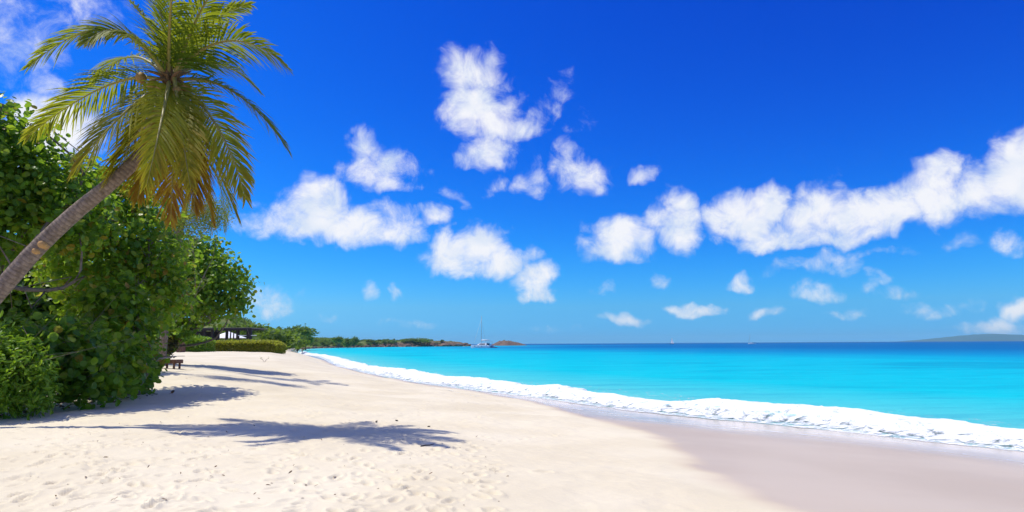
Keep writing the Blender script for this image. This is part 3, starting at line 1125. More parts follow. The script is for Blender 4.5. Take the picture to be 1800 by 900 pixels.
# ------------------------------------------------------------------ palms
def frond_mesh(p0, pm, p2, tint, rng, lmax=.9, npair=64, wid=.038):
    R_ = bez(p0, pm, p2, 40)
    L = np.r_[0, np.cumsum(np.linalg.norm(np.diff(R_, axis=0), axis=1))]
    tg = norm(np.gradient(R_, axis=0))
    hd = R_[-1] - R_[0]
    hd[2] = 0
    if np.linalg.norm(hd) < .3:
        hd = np.array([.3, -1, 0])
    side0 = norm(np.cross(hd, [0, 0, 1]))
    tw = rng.choice([-1, 1]) * rng.uniform(.25, .8)          # the blade twists out of the horizontal
    side0 = norm(side0 * math.cos(tw) + np.array([0, 0, 1]) * math.sin(tw) + rng.normal(size=3) * .1)
    V, Q, T, A = [], [], [], []
    for sgn in (-1, 1):
        for k in range(npair):
            t = .10 + .90 * (k + rng.random() * .6) / npair
            s_ = t * L[-1]
            p = np.array([np.interp(s_, L, R_[:, c]) for c in range(3)])
            tv = norm(np.array([np.interp(s_, L, tg[:, c]) for c in range(3)]))
            sd = norm(side0 - tv * (side0 @ tv)) * sgn
            up_ = np.cross(sd * sgn, tv)
            if up_[2] < 0 and abs(tv[2]) < .95:
                up_ = -up_
            prof = (math.sin(math.pi * min(1, (t * .86 + .13)) ** .8)) ** .7
            ln = lmax * max(.24, prof) * rng.uniform(.86, 1.1)
            fa = math.radians(32 + 34 * t + rng.normal(0, 5))
            d0 = norm(sd * math.cos(fa) + tv * math.sin(fa) + up_ * rng.normal(.16, .08))
            droop = rng.uniform(.35, .8)
            wv = norm(tv - d0 * (tv @ d0))
            pts = []
            for j, u in enumerate((0, .35, .7, 1.0)):
                pts.append(p + d0 * ln * u + np.array([0, 0, -1]) * droop * ln * (u ** 2.1) * .62)
            o = len(V)
            yl = np.clip(tint + .22 * (t - .5) + rng.normal(0, .05), 0, 1)
            for j, w_ in enumerate((.5, 1.0, .8)):
                V += [pts[j] - wv * wid * w_ * .5, pts[j] + wv * wid * w_ * .5]
                A += [np.clip(yl + (.0, .02, .10)[j], 0, 1)] * 2
            V.append(pts[3])
            A.append(np.clip(yl + .22, 0, 1))
            Q += [(o, o + 1, o + 3, o + 2), (o + 2, o + 3, o + 5, o + 4)]
            T.append((o + 4, o + 5, o + 6))
    return np.array(V), np.array(Q), np.array(T), np.array(A), R_


RACHIS = plain('frond_midrib', (0.30, 0.25, 0.06), .5, .4)
HUSK = plain('coconut_husk', (0.33, 0.19, 0.05), .6, .3)
FIBRE = plain('palm_fibre', (0.20, 0.12, 0.06), .9, .1)


def palm(label, base, trunk_pts, trunk_rad, crown_c, depth, fronds, rng, lmax, nuts, npair=64):
    base = np.array(base, float)
    root = empty('palm_tree', base, label, 'palm tree')
    tp = catmull3(trunk_pts, 8)
    rad = np.interp(np.linspace(0, 1, len(tp)), np.linspace(0, 1, len(trunk_rad)), trunk_rad)
    rad = rad * (1 + .012 * np.sin(np.arange(len(tp)) * 2.1))
    tr_ = tubes('trunk', [(tp - base, rad)], PALMBARK, root, 16, along=True)
    for (mp_, md, tp_, td, tint) in fronds:
        p0 = crown_c + rng.normal(size=3) * .05
        pm = at(mp_[0], mp_[1], depth + md)
        p2 = at(tp_[0], tp_[1], depth + td)
        V, Q, T, A, R_ = frond_mesh(p0, pm, p2, min(1, tint * 1.08 + .02), rng, lmax, npair)
        me = mesh_np('frond', V - base, Q, T, {'tint': A}, smooth=False)
        fr = link('frond', me, PALM, root)
        k = np.linspace(0, 1, len(R_))
        tubes('midrib', [(R_ - base, .045 * (1 - k) ** 1.3 + .006)], RACHIS, fr, 6)
    # fibrous heart of the crown
    sp = []
    for k in range(26):
        d = norm(rng.normal(size=3) + [0, 0, .2])
        sp.append((np.array([crown_c - base - [0, 0, .25], crown_c - base + d * .22, crown_c - base + d * rng.uniform(.4, .62) + [0, 0, -.12]]), [.07, .05, .01]))
    tubes('leaf_sheaths', sp, FIBRE, root, 6)
    for (nx, ny, nd) in nuts:
        c = at(nx, ny, depth + nd) - base
        bm = bmesh.new()
        bmesh.ops.create_icosphere(bm, subdivisions=2, radius=.12)
        for v_ in bm.verts:
            v_.co.z *= 1.25
            v_.co *= 1 + .05 * math.sin(v_.co.x * 40) * math.cos(v_.co.y * 30)
        me = bpy.data.meshes.new('coconut')
        bm.to_mesh(me)
        bm.free()
        for pl in me.polygons:
            pl.use_smooth = True
        nut = link('coconut', me, HUSK, root)
        nut.location = c
        nut.rotation_euler = (rng.normal(0, .4), rng.normal(0, .4), 0)
    return root, tr_


def catmull3(P, n=8):
    P = [np.array(p, float) for p in P]
    out = []
    for i in range(len(P) - 1):
        p0, p1, p2, p3 = P[max(i - 1, 0)], P[i], P[i + 1], P[min(i + 2, len(P) - 1)]
        for k in range(n):
            t = k / n
            out.append(0.5 * ((2 * p1) + (-p0 + p2) * t + (2 * p0 - 5 * p1 + 4 * p2 - p3) * t * t + (-p0 + 3 * p1 - 3 * p2 + p3) * t ** 3))
    out.append(P[-1])
    return np.array(out)


PD = 14.3
cc = at(300, 142, PD)
base = gnd(-190, 742, 1.16)
base[2] = sand_z(base[0], base[1]) - .12
trunk_pts = [base, at(-110, 640, 13.5), at(-40, 555, 13.6), at(0, 510, 13.7), at(66, 436, 13.8), at(130, 376, 13.9), at(200, 318, 14.0), at(256, 264, 14.15), at(288, 208, 14.25), cc]
FR = [((190, 52), 0, (50, 118), -.3, .22), ((190, 150), .3, (45, 243), .4, .3), ((212, 205), -.8, (130, 305), -1.0, .42), ((283, 215), -1.7, (258, 325), -2.3, .44),
      ((305, 255), -.9, (300, 388), -1.2, .93), ((377, 215), -.7, (432, 350), -1.0, .42), ((408, 160), .2, (505, 262), .3, .26), ((400, 72), -.3, (506, 120), -.5, .24),
      ((338, 30), .4, (402, -50), .8, .18), ((262, 45), .3, (200, -25), .4, .22), ((357, 240), .3, (418, 384), .4, .5), ((300, 15), -1.2, (312, -70), -2.4, .2),
      ((368, 45), .8, (440, 8), 1.0, .2), ((330, 262), -.3, (342, 372), -.4, .82), ((238, 235), -.2, (190, 330), -.3, .5), ((265, 250), .4, (242, 350), .5, .68),
      ((380, 112), 1.2, (455, 160), 2.0, .22), ((230, 100), 1.2, (160, 150), 2.0, .25), ((312, 60), 1.3, (322, 15), 2.8, .2), ((283, 25), 0, (248, -75), 0, .2),
      ((345, 270), .6, (374, 392), .8, .74), ((350, 25), -.8, (400, -40), -1.6, .2), ((225, 60), -.9, (150, 75), -1.6, .26), ((320, 235), -1.2, (335, 330), -1.7, .5)]
rp = np.random.default_rng(5)
p1_, trunk1 = palm('big leaning coconut palm arching from the left, its lower fronds yellow and orange', base, trunk_pts,
                   [.24, .19, .18, .175, .17, .16, .145, .135, .125, .12], cc, PD, FR, rp, .95, [(248, 137, -.2), (283, 158, -.3), (312, 162, -.35), (268, 150, -.25), (328, 156, -.2)], 84)
# pruning scar on the trunk
SCAR = plain('cut_wood', (0.50, 0.30, 0.12), .8, .2, .25, 30)
for (sx_, sy_, r_) in ((71, 431, .085), (60, 443, .07)):
    c = at(sx_, sy_, 13.68) - np.array(base)
    tubes('cut_stub', [(np.array([c + [.02, .14, .0], c + [.03, 0, .02], c + [.035, -.05, .02]]), [r_, r_ * .95, r_ * .8])], SCAR, trunk1, 9)

b2 = np.array([-19.6, 37.0, zat(-19.6, 37.0) - .1])
c2 = at(348, 262, 36.5)
FR2 = [((398, 240), -.3, (428, 266), -.5, .15), ((402, 272), .2, (446, 322), .3, .2), ((386, 325), -.4, (395, 408), -.6, .4), ((365, 330), .2, (372, 410), .3, .6),
       ((312, 240), .2, (268, 285), .3, .2), ((342, 222), .4, (322, 205), 2.0, .15), ((365, 225), 1.2, (388, 230), 2.6, .15), ((335, 325), -.3, (322, 395), -.4, .6),
       ((320, 290), -.8, (290, 350), -1.4, .4), ((355, 228), -1.2, (365, 240), -2.8, .2), ((375, 300), .9, (408, 372), 1.2, .35), ((330, 235), -1.0, (300, 262), -2.2, .2)]
palm('second coconut palm farther back, mostly hidden behind the big leaning palm', b2, [b2, b2 * .7 + c2 * .3 + [-.25, 0, 0], b2 * .35 + c2 * .65 + [-.2, 0, 0], c2],
     [.22, .17, .15, .13], c2, 36.5, FR2, rp, .95, [(345, 272, -.3), (352, 274, -.3)], 56)

# bits of dry seaweed and husk on the open sand
n = 240
pp_ = on_land_many(rg.uniform(30, 900, n), 640 + 255 * rg.random(n) ** 1.6)
pp_ = pp_[(pp_[:, 1] < 60) & (wet_d(pp_[:, 0], pp_[:, 1]) < -.6)]
pp_[:, 2] = [sand_z(a, b_) + .006 for a, b_ in pp_[:, :2]]
me, _ = scatter(pp_, norm(rg.normal(size=pp_.shape) * .5 + [0, 0, 1]), rg.uniform(.02, .075, len(pp_)), rg.random(len(pp_)), LANCE, rg, name='beach_debris')
tag(link('beach_debris', me, LITTER), 'specks of dry brown seaweed and husk scattered over the sand', 'debris', kind='stuff')

# ================================================================== far shore
def hill_h(x, y, s):
    H = np.interp(y, [140, 185, 230, 300, 380, 460, 560, 640, 720, 800], [0, 4.5, 8.5, 8.5, 5.0, 1.6, 1.8, 3.2, 4.6, 4.5])
    a = np.interp(y, [140, 420, 470, 560], [9, 8, 3, 1.0])
    b = np.interp(y, [140, 420, 470, 560, 700], [26, 30, 26, 17, 11])
    t = np.clip((s - a) / (b - a), 0, 1)
    return H * t * t * (3 - 2 * t) * (.55 + .9 * fbm(x * .035, y * .035, 3, 7))


gx, gy = np.meshgrid(np.arange(-430, -34, 3.0), np.arange(135, 900, 3.0))
hs = shore_s(gx, gy)
fx, fy = gx.ravel(), gy.ravel()
hh = hill_h(fx, fy, hs)
hz = land_z(fx, fy, hs) - .25 + hh + (fbm(fx * .15, fy * .15, 3, 17) - .5) * .8 * sstep(.2, 1.5, hh)
hz = np.where(hs < 1.5, np.minimum(hz, -.6), hz)
ny_, nx_ = gx.shape
i = np.arange(ny_ - 1)[:, None] * nx_ + np.arange(nx_ - 1)[None, :]
hq = np.stack([i, i + 1, i + nx_ + 1, i + nx_], -1).reshape(-1, 4)
rocky = sstep(440, 540, fy) * sstep(np.where(fy > 680, 15, 6), np.where(fy > 680, 4, 2), hs)
keep = (hs.reshape(gx.shape)[:-1, :-1].ravel() > -6)
hill_me = mesh_np('hill', np.stack([fx, fy, hz], -1), hq[keep], attrs={'rocky': rocky})
m = Mat('hill_ground')
n1_ = m.noise(.09, 6, .65)
n2_ = m.noise(.6, 5, .65)
g_ = m.mix(m.mapr(n1_, .35, .65), (0.075, 0.13, 0.025), (0.19, 0.20, 0.06))
r_ = m.mix(m.mapr(n2_, .35, .65), (0.10, 0.06, 0.042), (0.28, 0.19, 0.14))
hill_mat = m.done(m.bsdf(m.mix(m.attr('rocky'), g_, r_), .95, .1, m.bump(n2_, .8, .5)))
hill = link('hill', hill_me, hill_mat)
tag(hill, 'low green headland and hillside across the bay', kind='structure')


def hill_z(x, y):
    s = shore_s(np.array([x]), np.array([y]))
    return float((land_z(np.array([x]), np.array([y]), s) - .25 + hill_h(np.array([x]), np.array([y]), s))[0])


# far trees: a few crown shapes shared by all
rf = np.random.default_rng(33)
FT = []
for k in range(6):
    if k < 3:      # round trees
        bl = [(0, 0, 3.2, 2.0, 2.0, 1.5)] + [(rf.normal(0, 1.1), rf.normal(0, 1.1), rf.uniform(2.4, 4.2), 1.2, 1.2, .9) for _ in range(5)]
    elif k < 5:    # wide bushes
        bl = [(0, 0, 1.5, 2.4, 2.2, 1.3)] + [(rf.normal(0, 1.5), rf.normal(0, 1.3), rf.uniform(1.0, 2.2), 1.2, 1.2, .9) for _ in range(5)]
    else:          # umbrella
        bl = [(rf.normal(0, 1.3), rf.normal(0, 1.3), rf.uniform(3.9, 4.5), 1.3, 1.3, .55) for _ in range(7)]
    P, N, S, T = crown(bl, 190, 5, .26, rf, (.35, .62), (.6, 1.0), .5)
    P[:, 2] = np.maximum(P[:, 2], .15)
    cm, _ = scatter(P, N, S, T, CARD, rf, name='crown')
    cm.materials.append(FARL)
    sp = [(np.array([(0, 0, -.5), (.1, .05, 1.2), (0, .1, 2.6)]), [.22, .17, .10])]
    for q_ in range(4):
        a = rf.uniform(0, 6.28)
        sp.append((np.array([(.08, .05, 1.2), (.7 * math.cos(a), .7 * math.sin(a), 2.3), (1.3 * math.cos(a), 1.3 * math.sin(a), 3.3 if k != 4 and k != 3 else 2.0)]), [.12, .08, .04]))
    VV, QQ, o = [], [], 0
    for p_, r__ in sp:
        V, Q, T2 = tube(p_, r__, 6, cap=False)
        VV.append(V)
        QQ.append(Q + o)
        o += len(V)
    tm = mesh_np('trunk', np.vstack(VV), np.vstack(QQ))
    tm.materials.append(BARK)
    FT.append((tm, cm, 4.9 if k < 3 else (3.0 if k < 5 else 5.0)))


def far_tree(name, label, cat, x, y, z, h, kind, wide=1.0, group=None):
    tm, cm, h0 = FT[kind]
    root = empty(name, (x, y, z), label, cat, group)
    s_ = h / h0
    rz = rf.uniform(0, 6.28)
    for nm, me in (('trunk', tm), ('crown', cm)):
        o = bpy.data.objects.new(nm, me)
        COL.objects.link(o)
        o.parent = root
        o.rotation_euler = (0, 0, rz)
        o.scale = (s_ * wide, s_ * wide, s_)
    return root


SIL = ([415, 432, 445, 460, 475, 500, 520, 535, 548, 560, 600, 650, 700, 760, 790, 815],
       [550, 558, 564, 572, 575, 574, 576, 578, 585, 590, 594, 596, 595, 595, 598, 606])
NC = 5000
farp = rf.random(NC) < .62
cy = np.where(farp, rf.uniform(440, 790, NC), rf.uniform(140, 440, NC))
cpx = np.where(farp, rf.uniform(545, 808, NC), rf.uniform(408, 560, NC))
cx = (cpx - 900) / F * cy
cs = shore_s(cx, cy)
cz = land_z(cx, cy, cs) - .25 + hill_h(cx, cy, cs)
ctop = np.interp(cpx, *SIL) + rf.uniform(0, 5, NC)
chor = 604.2 - (cpx - 900) * .00581
chm = (chor - ctop) / F * cy + 2.7 - cz
chh = np.minimum(np.where(farp, rf.uniform(2.2, 5.0, NC), rf.uniform(3.0, 6.5, NC)), chm)
ok = (cs > np.where(farp, 4, 7)) & (cs < 95) & (chh > 1.3)
placed = []
for q_ in np.nonzero(ok)[0]:
    x, y, z, h, far_part = cx[q_], cy[q_], cz[q_], chh[q_], farp[q_]
    if len(placed) >= 290:
        break
    if min([abs(x - a) + abs(y - b_) * .35 for a, b_ in placed] + [99]) < 2.8:
        continue
    placed.append((x, y))
    kind = int(rf.integers(0, 5)) if not far_part else int(rf.choice([3, 4, 4, 0]))
    if far_part:
        far_tree('headland_bush', 'small green bush among many on the low far headland', 'bush', x, y, z, h, kind, rf.uniform(1.0, 1.7), 'bushes on the far headland')
    else:
        far_tree('hillside_tree', 'green tree among many on the hillside behind the beach', 'tree', x, y, z, h, kind, rf.uniform(.9, 1.4), 'trees on the hillside')
for (px, top, depth, kind, wide, nm, lab) in [
        (525, 575, 330, 5, 1.2, 'umbrella_tree', 'dark flat-topped tree standing highest on the end of the hillside'),
        (538, 582, 345, 0, .9, 'round_tree', 'rounded tree just right of the flat-topped tree on the hillside'),
        (496, 576, 300, 1, 1.0, 'round_tree', 'dark tree left of the flat-topped tree on the hillside skyline'),
        (595, 593, 520, 5, .9, 'small_tree', 'small lone tree on the low headland skyline, left one of a pair'),
        (612, 594, 530, 0, .8, 'small_tree', 'small lone tree on the low headland skyline, right one of a pair'),
        (622, 592, 560, 1, .7, 'slender_tree', 'slender dark tree rising alone above the middle of the headland'),
        (738, 594, 738, 4, 2.4, 'headland_thicket', 'dark green thicket on top of the rocky headland'),
        (722, 595, 735, 3, 2.4, 'headland_thicket', 'green thicket left of the top of the rocky headland')]:
    p = at(px, 606, depth)
    z = hill_z(p[0], p[1])
    hor = 604.2 - (px - 900) * .00581
    far_tree(nm, lab, 'tree', p[0], p[1], z, max(2.0, (hor - top) / F * depth + 2.7 - z), kind, wide)

# red roofed house among the trees
p = at(457, 580, 262)
hzv = hill_z(p[0], p[1])
house = empty('hillside_house', (p[0], p[1], hzv), 'small house with a red-brown roof among the hillside trees', 'house')
WALLM = plain('house_wall', (0.55, 0.48, 0.40), .9, .2)
ROOFM = plain('house_roof', (0.30, 0.12, 0.075), .85, .2, .2, 3)
DARKM = plain('dark_opening', (0.03, 0.03, 0.035), .4, .5)


def boxes(name, specs, mat, parent=None, bevel=0.0):
    """one mesh of axis-aligned boxes: (cx,cy,cz,sx,sy,sz[,rotz])"""
    bm = bmesh.new()
    for sp in specs:
        cx, cy, cz, ax, ay, az_ = sp[:6]
        r = bmesh.ops.create_cube(bm, size=1.0)
        mt = Matrix.Translation((cx, cy, cz)) @ Matrix.Rotation(sp[6] if len(sp) > 6 else 0, 4, 'Z') @ Matrix.Diagonal((ax, ay, az_, 1))
        bmesh.ops.transform(bm, matrix=mt, verts=r['verts'])
    if bevel:
        bmesh.ops.bevel(bm, geom=list(bm.edges), offset=bevel, segments=1, affect='EDGES')
    me = bpy.data.meshes.new(name)
    bm.to_mesh(me)
    bm.free()
    return link(name, me, mat, parent)


def poly_mesh(name, verts, faces, mat, parent=None, smooth=False):
    me = bpy.data.meshes.new(name)
    me.from_pydata([tuple(map(float, v)) for v in verts], [], faces)
    bm = bmesh.new()
    bm.from_mesh(me)
    bmesh.ops.recalc_face_normals(bm, faces=bm.faces)
    bm.to_mesh(me)
    bm.free()
    for pl in me.polygons:
        pl.use_smooth = smooth
    me.update()
    return link(name, me, mat, parent)


boxes('wall', [(0, 0, 1.3, 7, 5, 3.2)], WALLM, house)
poly_mesh('roof', [(-4, -3, 2.9), (4, -3, 2.9), (4, 3, 2.9), (-4, 3, 2.9), (-1.6, 0, 4.6), (1.6, 0, 4.6)], [(0, 1, 5, 4), (1, 2, 5), (2, 3, 4, 5), (3, 0, 4), (3, 2, 1, 0)], ROOFM, house)
for wx_ in (-2, 0, 2):
    boxes('window', [(wx_, -2.52, 1.6, 1.0, .06, 1.2)], DARKM, house)

# ---- rocks
def rock_mesh(seed):
    r_ = np.random.default_rng(seed)
    bm = bmesh.new()
    bmesh.ops.create_icosphere(bm, subdivisions=3, radius=1.0)
    off = r_.random(3) * 50
    for v_ in bm.verts:
        c = np.array(v_.co)
        n_ = fbm(np.array([c[0] * 1.3 + off[0] + c[2]]), np.array([c[1] * 1.3 + off[1] - c[2] * .7]), 4, seed, .6)[0]
        n2 = abs(vnoise(np.array([c[0] * 3 + off[2]]), np.array([c[1] * 3 + c[2] * 3]), seed + 9)[0] - .5)
        v_.co *= .62 + .75 * n_ - .25 * n2
        v_.co.z *= .8
    me = bpy.data.meshes.new('rock')
    bm.to_mesh(me)
    bm.free()
    me.materials.append(ROCK)
    return me


m = Mat('brown_rock')
nn = m.noise(.7, 7, .7)
n3 = m.noise(2.5, 5, .7)
ROCK = m.done(m.bsdf(m.ramp(nn, [(.3, (0.055, 0.036, 0.028)), (.5, (0.17, 0.105, 0.075)), (.7, (0.33, 0.23, 0.17))]), .9, .15, m.bump(n3, .9, .3)))
ROCKS = [rock_mesh(k) for k in range(5)]
P = SHORE[(SHORE[:, 1] > 400) & (SHORE[:, 0] > -170) & (SHORE[:, 0] < -45)]
cum = np.r_[0, np.cumsum(np.hypot(*np.diff(P, axis=0).T))]
for t in np.arange(0, cum[-1], 6.5):
    t += rf.uniform(-2, 2)
    x, y = np.interp(t, cum, P[:, 0]), np.interp(t, cum, P[:, 1])
    d = cum[-1] - t
    big = .7 if y < 560 else (.95 if y < 690 else 1.7)
    for rep in range(1 if y < 600 else 2):
        s_ = big * rf.uniform(.8, 1.7)
        o = bpy.data.objects.new('shore_rock', ROCKS[rf.integers(0, 5)])
        COL.objects.link(o)
        xx, yy = x + rf.normal(0, 1.5) - rep * 3.0, y + rf.normal(0, 1.5) + rep * 3.0
        o.location = (xx, yy, rf.uniform(.0, .5) + rep * 1.2)
        o.scale = (s_ * rf.uniform(1, 1.6), s_ * rf.uniform(1, 1.6), s_ * rf.uniform(.9, 1.3))
        o.rotation_euler = (rf.normal(0, .2), rf.normal(0, .2), rf.uniform(0, 6.28))
        tag(o, 'brown boulder at the waterline of the far headland', 'rock', 'boulders along the headland shore')
for (px, py, depth, sc, lab) in [(800, 606, 742, 6.5, 'dark rounded rock at the very tip of the headland'), (783, 605, 740, 6.0, 'brown rock next to the headland tip, left of the dark one'),
                                 (762, 603, 742, 7.5, 'big pinkish-brown cliff rock near the headland tip'), (738, 603, 742, 8.0, 'large dark brown cliff rock under the headland thicket'),
                                 (712, 605, 738, 6.0, 'low brown cliff rock left of the headland thicket')]:
    p = at(px, py, depth)
    o = bpy.data.objects.new('cliff_rock', ROCKS[rf.integers(0, 5)])
    COL.objects.link(o)
    o.location = (p[0], p[1], 1.0)
    o.scale = (sc * 1.4, sc * 1.0, sc * .62)
    o.rotation_euler = (0, 0, rf.uniform(0, 6.28))
    tag(o, lab, 'rock')

# ---- islet
ic = at(892, 606, 1000)
a_ = np.linspace(0, 2 * math.pi, 49)[:-1]
rings = np.linspace(0, 1, 16)
V, Q = [], []
for r_ in rings:
    for k, an in enumerate(a_):
        wob = 1 + .16 * math.sin(3 * an + 1) + .1 * math.sin(7 * an)
        x, y = 27 * r_ * math.cos(an) * wob, 20 * r_ * math.sin(an) * wob
        n_ = float(fbm(np.array([x * .18 + 5]), np.array([y * .18]), 4, 77, .6)[0])
        V.append((x, y, (7.2 * (1 - r_ ** 2.2) * (1 - .25 * x / 27)) * (.7 + .55 * n_) - 1.0 * r_))
n_ = len(a_)
for i_ in range(len(rings) - 1):
    for k in range(n_):
        Q.append((i_ * n_ + k, i_ * n_ + (k + 1) % n_, (i_ + 1) * n_ + (k + 1) % n_, (i_ + 1) * n_ + k))
isl = link('islet', mesh_np('islet', np.array(V), np.array(Q), smooth=True), ROCK)
isl.location = (ic[0], ic[1], 0)
tag(isl, 'small bare rocky islet on the horizon', kind='structure')
for (dx, dy, h, kind, wide, lab) in [(-5, 2, 4.2, 0, .8, 'single round tree on the left of the rocky islet'), (3, 0, 2.2, 4, 2.2, 'low green scrub on top of the rocky islet'),
                                     (10, 1, 1.8, 3, 2.0, 'low green scrub on the right slope of the rocky islet'), (-12, 0, 2.0, 0, .7, 'tiny tree at the left end of the rocky islet')]:
    far_tree('islet_tree', lab, 'tree', ic[0] + dx, ic[1] + dy, 5.0 - abs(dx) * .12, h, kind, wide)

# ---- far mountain at the right of the horizon
MD = 9000.0      # inside the haze box and the sea sheet
mx0 = at(1590, 600, MD)[0]
mx1 = at(1990, 600, MD)[0]
nx_, ny_ = 120, 14
V = []
for j in range(ny_):
    for i_ in range(nx_):
        u, w = i_ / (nx_ - 1), j / (ny_ - 1)
        prof = math.sin(math.pi * u) ** .8 * (.62 + .38 * math.exp(-((u - .36) / .14) ** 2))
        n_ = float(fbm(np.array([u * 9]), np.array([w * 2.5]), 4, 88, .55)[0])
        V.append((mx0 + (mx1 - mx0) * u, MD + 1000 * (w - .5), 118 * prof * (.7 + .6 * n_) * math.sin(math.pi * w) ** .7 - 3))
i = np.arange(ny_ - 1)[:, None] * nx_ + np.arange(nx_ - 1)[None, :]
mq = np.stack([i, i + 1, i + nx_ + 1, i + nx_], -1).reshape(-1, 4)
mo = link('mountain', mesh_np('mountain', np.array(V), mq), plain('mountain_scrub', (0.05, 0.09, 0.06), .95, .1, .2, .004))
tag(mo, 'hazy blue mountain on the far horizon', kind='structure')

# ================================================================== boats
WHITE = plain('white_gelcoat', (0.80, 0.80, 0.78), .3, .5, .03)
GLASS = plain('dark_glass', (0.02, 0.025, 0.035), .12, .6)
ALU = plain('grey_aluminium', (0.35, 0.36, 0.38), .4, .5, .05)
SAILC = plain('sail_cloth', (0.85, 0.85, 0.83), .8, .2, .03)
NAVY = plain('navy_canvas', (0.03, 0.05, 0.11), .8, .2)
GREYC = plain('grey_canvas', (0.45, 0.47, 0.48), .8, .2)
ROPE = plain('steel_wire', (0.25, 0.25, 0.26), .4, .5)


def hull(L, B, D, keel=-.5, sheer=.25, n=18, fine=1.7):
    """boat hull lofted from stern (x=-L/2) to bow (x=+L/2), deck at z=D"""
    V, Fc = [], []
    for i_ in range(n):
        u = i_ / (n - 1)
        x = -L / 2 + L * u
        w = B / 2 * (1 - max(0, (u - .35) / .65) ** fine) * (.82 + .18 * min(1, u / .3))
        w = max(w, .02)
        dz = D + sheer * u * u
        V += [(x, -w, dz), (x, -w * .96, dz * .45), (x, -w * .55, keel * .7), (x, 0, keel), (x, w * .55, keel * .7), (x, w * .96, dz * .45), (x, w, dz)]
    for i_ in range(n - 1):
        a, b_ = i_ * 7, (i_ + 1) * 7
        for k in range(6):
            Fc.append((a + k, a + k + 1, b_ + k + 1, b_ + k))
        Fc.append((a, b_, b_ + 6, a + 6))
    Fc.append(tuple(range(7)))
    Fc.append(tuple((n - 1) * 7 + k for k in range(7)))
    return V, Fc


def thin(name, pts, r, mat, parent, sides=5):
    pts = np.array(pts, float)
    return tubes(name, [(pts, np.full(len(pts), r))], mat, parent, sides)


# catamaran, bow to the left
p = at(848, 611.5, 443)
cat_ = empty('catamaran', (p[0], p[1], 0), 'white sailing catamaran at anchor with bare mast off the headland', 'catamaran')
cat_.rotation_euler = (0, 0, math.radians(155))
L = 14.2
for sy_ in (-3.1, 3.1):
    V, Fc = hull(L, 1.9, 1.75, -.6, .35)
    V = [(x, y + sy_, z) for x, y, z in V]
    hu = poly_mesh('hull', V, Fc, WHITE, cat_)
    for k in range(3):
        boxes('porthole', [(-1.5 + 2.6 * k, sy_ + math.copysign(.945, sy_), 1.25, .9, .04, .28)], GLASS, hu)
    boxes('stern_steps', [(-7.2, sy_, .55, .9, 1.3, .3), (-6.9, sy_, .95, .7, 1.3, .3)], WHITE, hu)
boxes('bridge_deck', [(-1.2, 0, 1.55, 9.5, 5.2, .5)], WHITE, cat_, .05)
poly_mesh('coachroof', [(-4.2, -2.7, 1.8), (3.2, -2.3, 1.8), (3.2, 2.3, 1.8), (-4.2, 2.7, 1.8), (-4.2, -2.3, 3.3), (.9, -1.9, 3.25), (.9, 1.9, 3.25), (-4.2, 2.3, 3.3)],
          [(0, 1, 5, 4), (1, 2, 6, 5), (2, 3, 7, 6), (3, 0, 4, 7), (4, 5, 6, 7), (0, 3, 2, 1)], WHITE, cat_)
for sy_ in (-1, 1):
    poly_mesh('saloon_window', [(-3.4, sy_ * 2.60, 2.2), (1.6, sy_ * 2.36, 2.2), (.6, sy_ * 2.16, 2.95), (-3.4, sy_ * 2.42, 2.95), (-3.4, sy_ * 2.55, 2.2), (1.6, sy_ * 2.3, 2.2), (.6, sy_ * 2.1, 2.95), (-3.4, sy_ * 2.36, 2.95)],
              [(0, 1, 2, 3), (4, 5, 6, 7), (0, 1, 5, 4), (1, 2, 6, 5), (2, 3, 7, 6), (3, 0, 4, 7)], GLASS, cat_)
boxes('cockpit_opening', [(-4.32, 0, 2.4, .2, 4.0, 1.2)], GLASS, cat_)
boxes('bimini', [(-4.6, 0, 4.05, 4.0, 4.4, .16)], GREYC, cat_, .05)
for sx_, sy_ in ((-6.3, -2), (-6.3, 2), (-2.9, -2), (-2.9, 2)):
    thin('bimini_post', [(sx_, sy_, 1.8), (sx_, sy_, 4.0)], .05, ALU, cat_)
thin('mast', [(.9, 0, 3.2), (.8, 0, 12), (.6, 0, 21.4)], .13, ALU, cat_, 8)
thin('boom', [(.8, 0, 4.9), (-5.6, 0, 5.1)], .12, ALU, cat_, 8)
tubes('furled_sail', [(np.array([(.5, 0, 5.2), (-2.5, 0, 5.35), (-5.4, 0, 5.3)]), [.30, .26, .16])], SAILC, cat_, 8)
thin('forestay', [(6.9, 0, 2.0), (.7, 0, 19.5)], .06, SAILC, cat_)
for sy_ in (-3.6, 3.6):
    thin('shroud', [(-1.2, sy_, 1.9), (.75, 0, 18.5)], .03, ROPE, cat_)
for sz_ in (9.5, 14.5):
    thin('spreader', [(.3, -1.3, sz_), (.75, 0, sz_ + .1), (.3, 1.3, sz_)], .05, ALU, cat_)
thin('crossbeam', [(6.4, -3.1, 1.85), (6.4, 3.1, 1.85)], .12, ALU, cat_)
V, Fc = hull(3.0, 1.4, .55, -.15, .15, 10)
dg = poly_mesh('inflatable_dinghy', V, Fc, GREYC)
dg.location = (p[0] + 8.6, p[1] + .5, .0)
dg.rotation_euler = (0, 0, math.radians(170))
tag(dg, 'small grey dinghy floating behind the stern of the catamaran', 'dinghy')

# small boat under sail, far out
p = at(1181, 603.5, 1380)
sb = empty('sailing_boat', (p[0], p[1], 0), 'far sailing boat with a tall white sail raised', 'sailboat')
sb.rotation_euler = (0, 0, math.radians(-50))
sb.scale = (1.15, 1.15, 1.1)
V, Fc = hull(9.0, 2.8, .9, -.5, .2)
poly_mesh('hull', V, Fc, NAVY, sb)
thin('mast', [(.6, 0, .8), (.5, 0, 12.4)], .08, ALU, sb, 6)


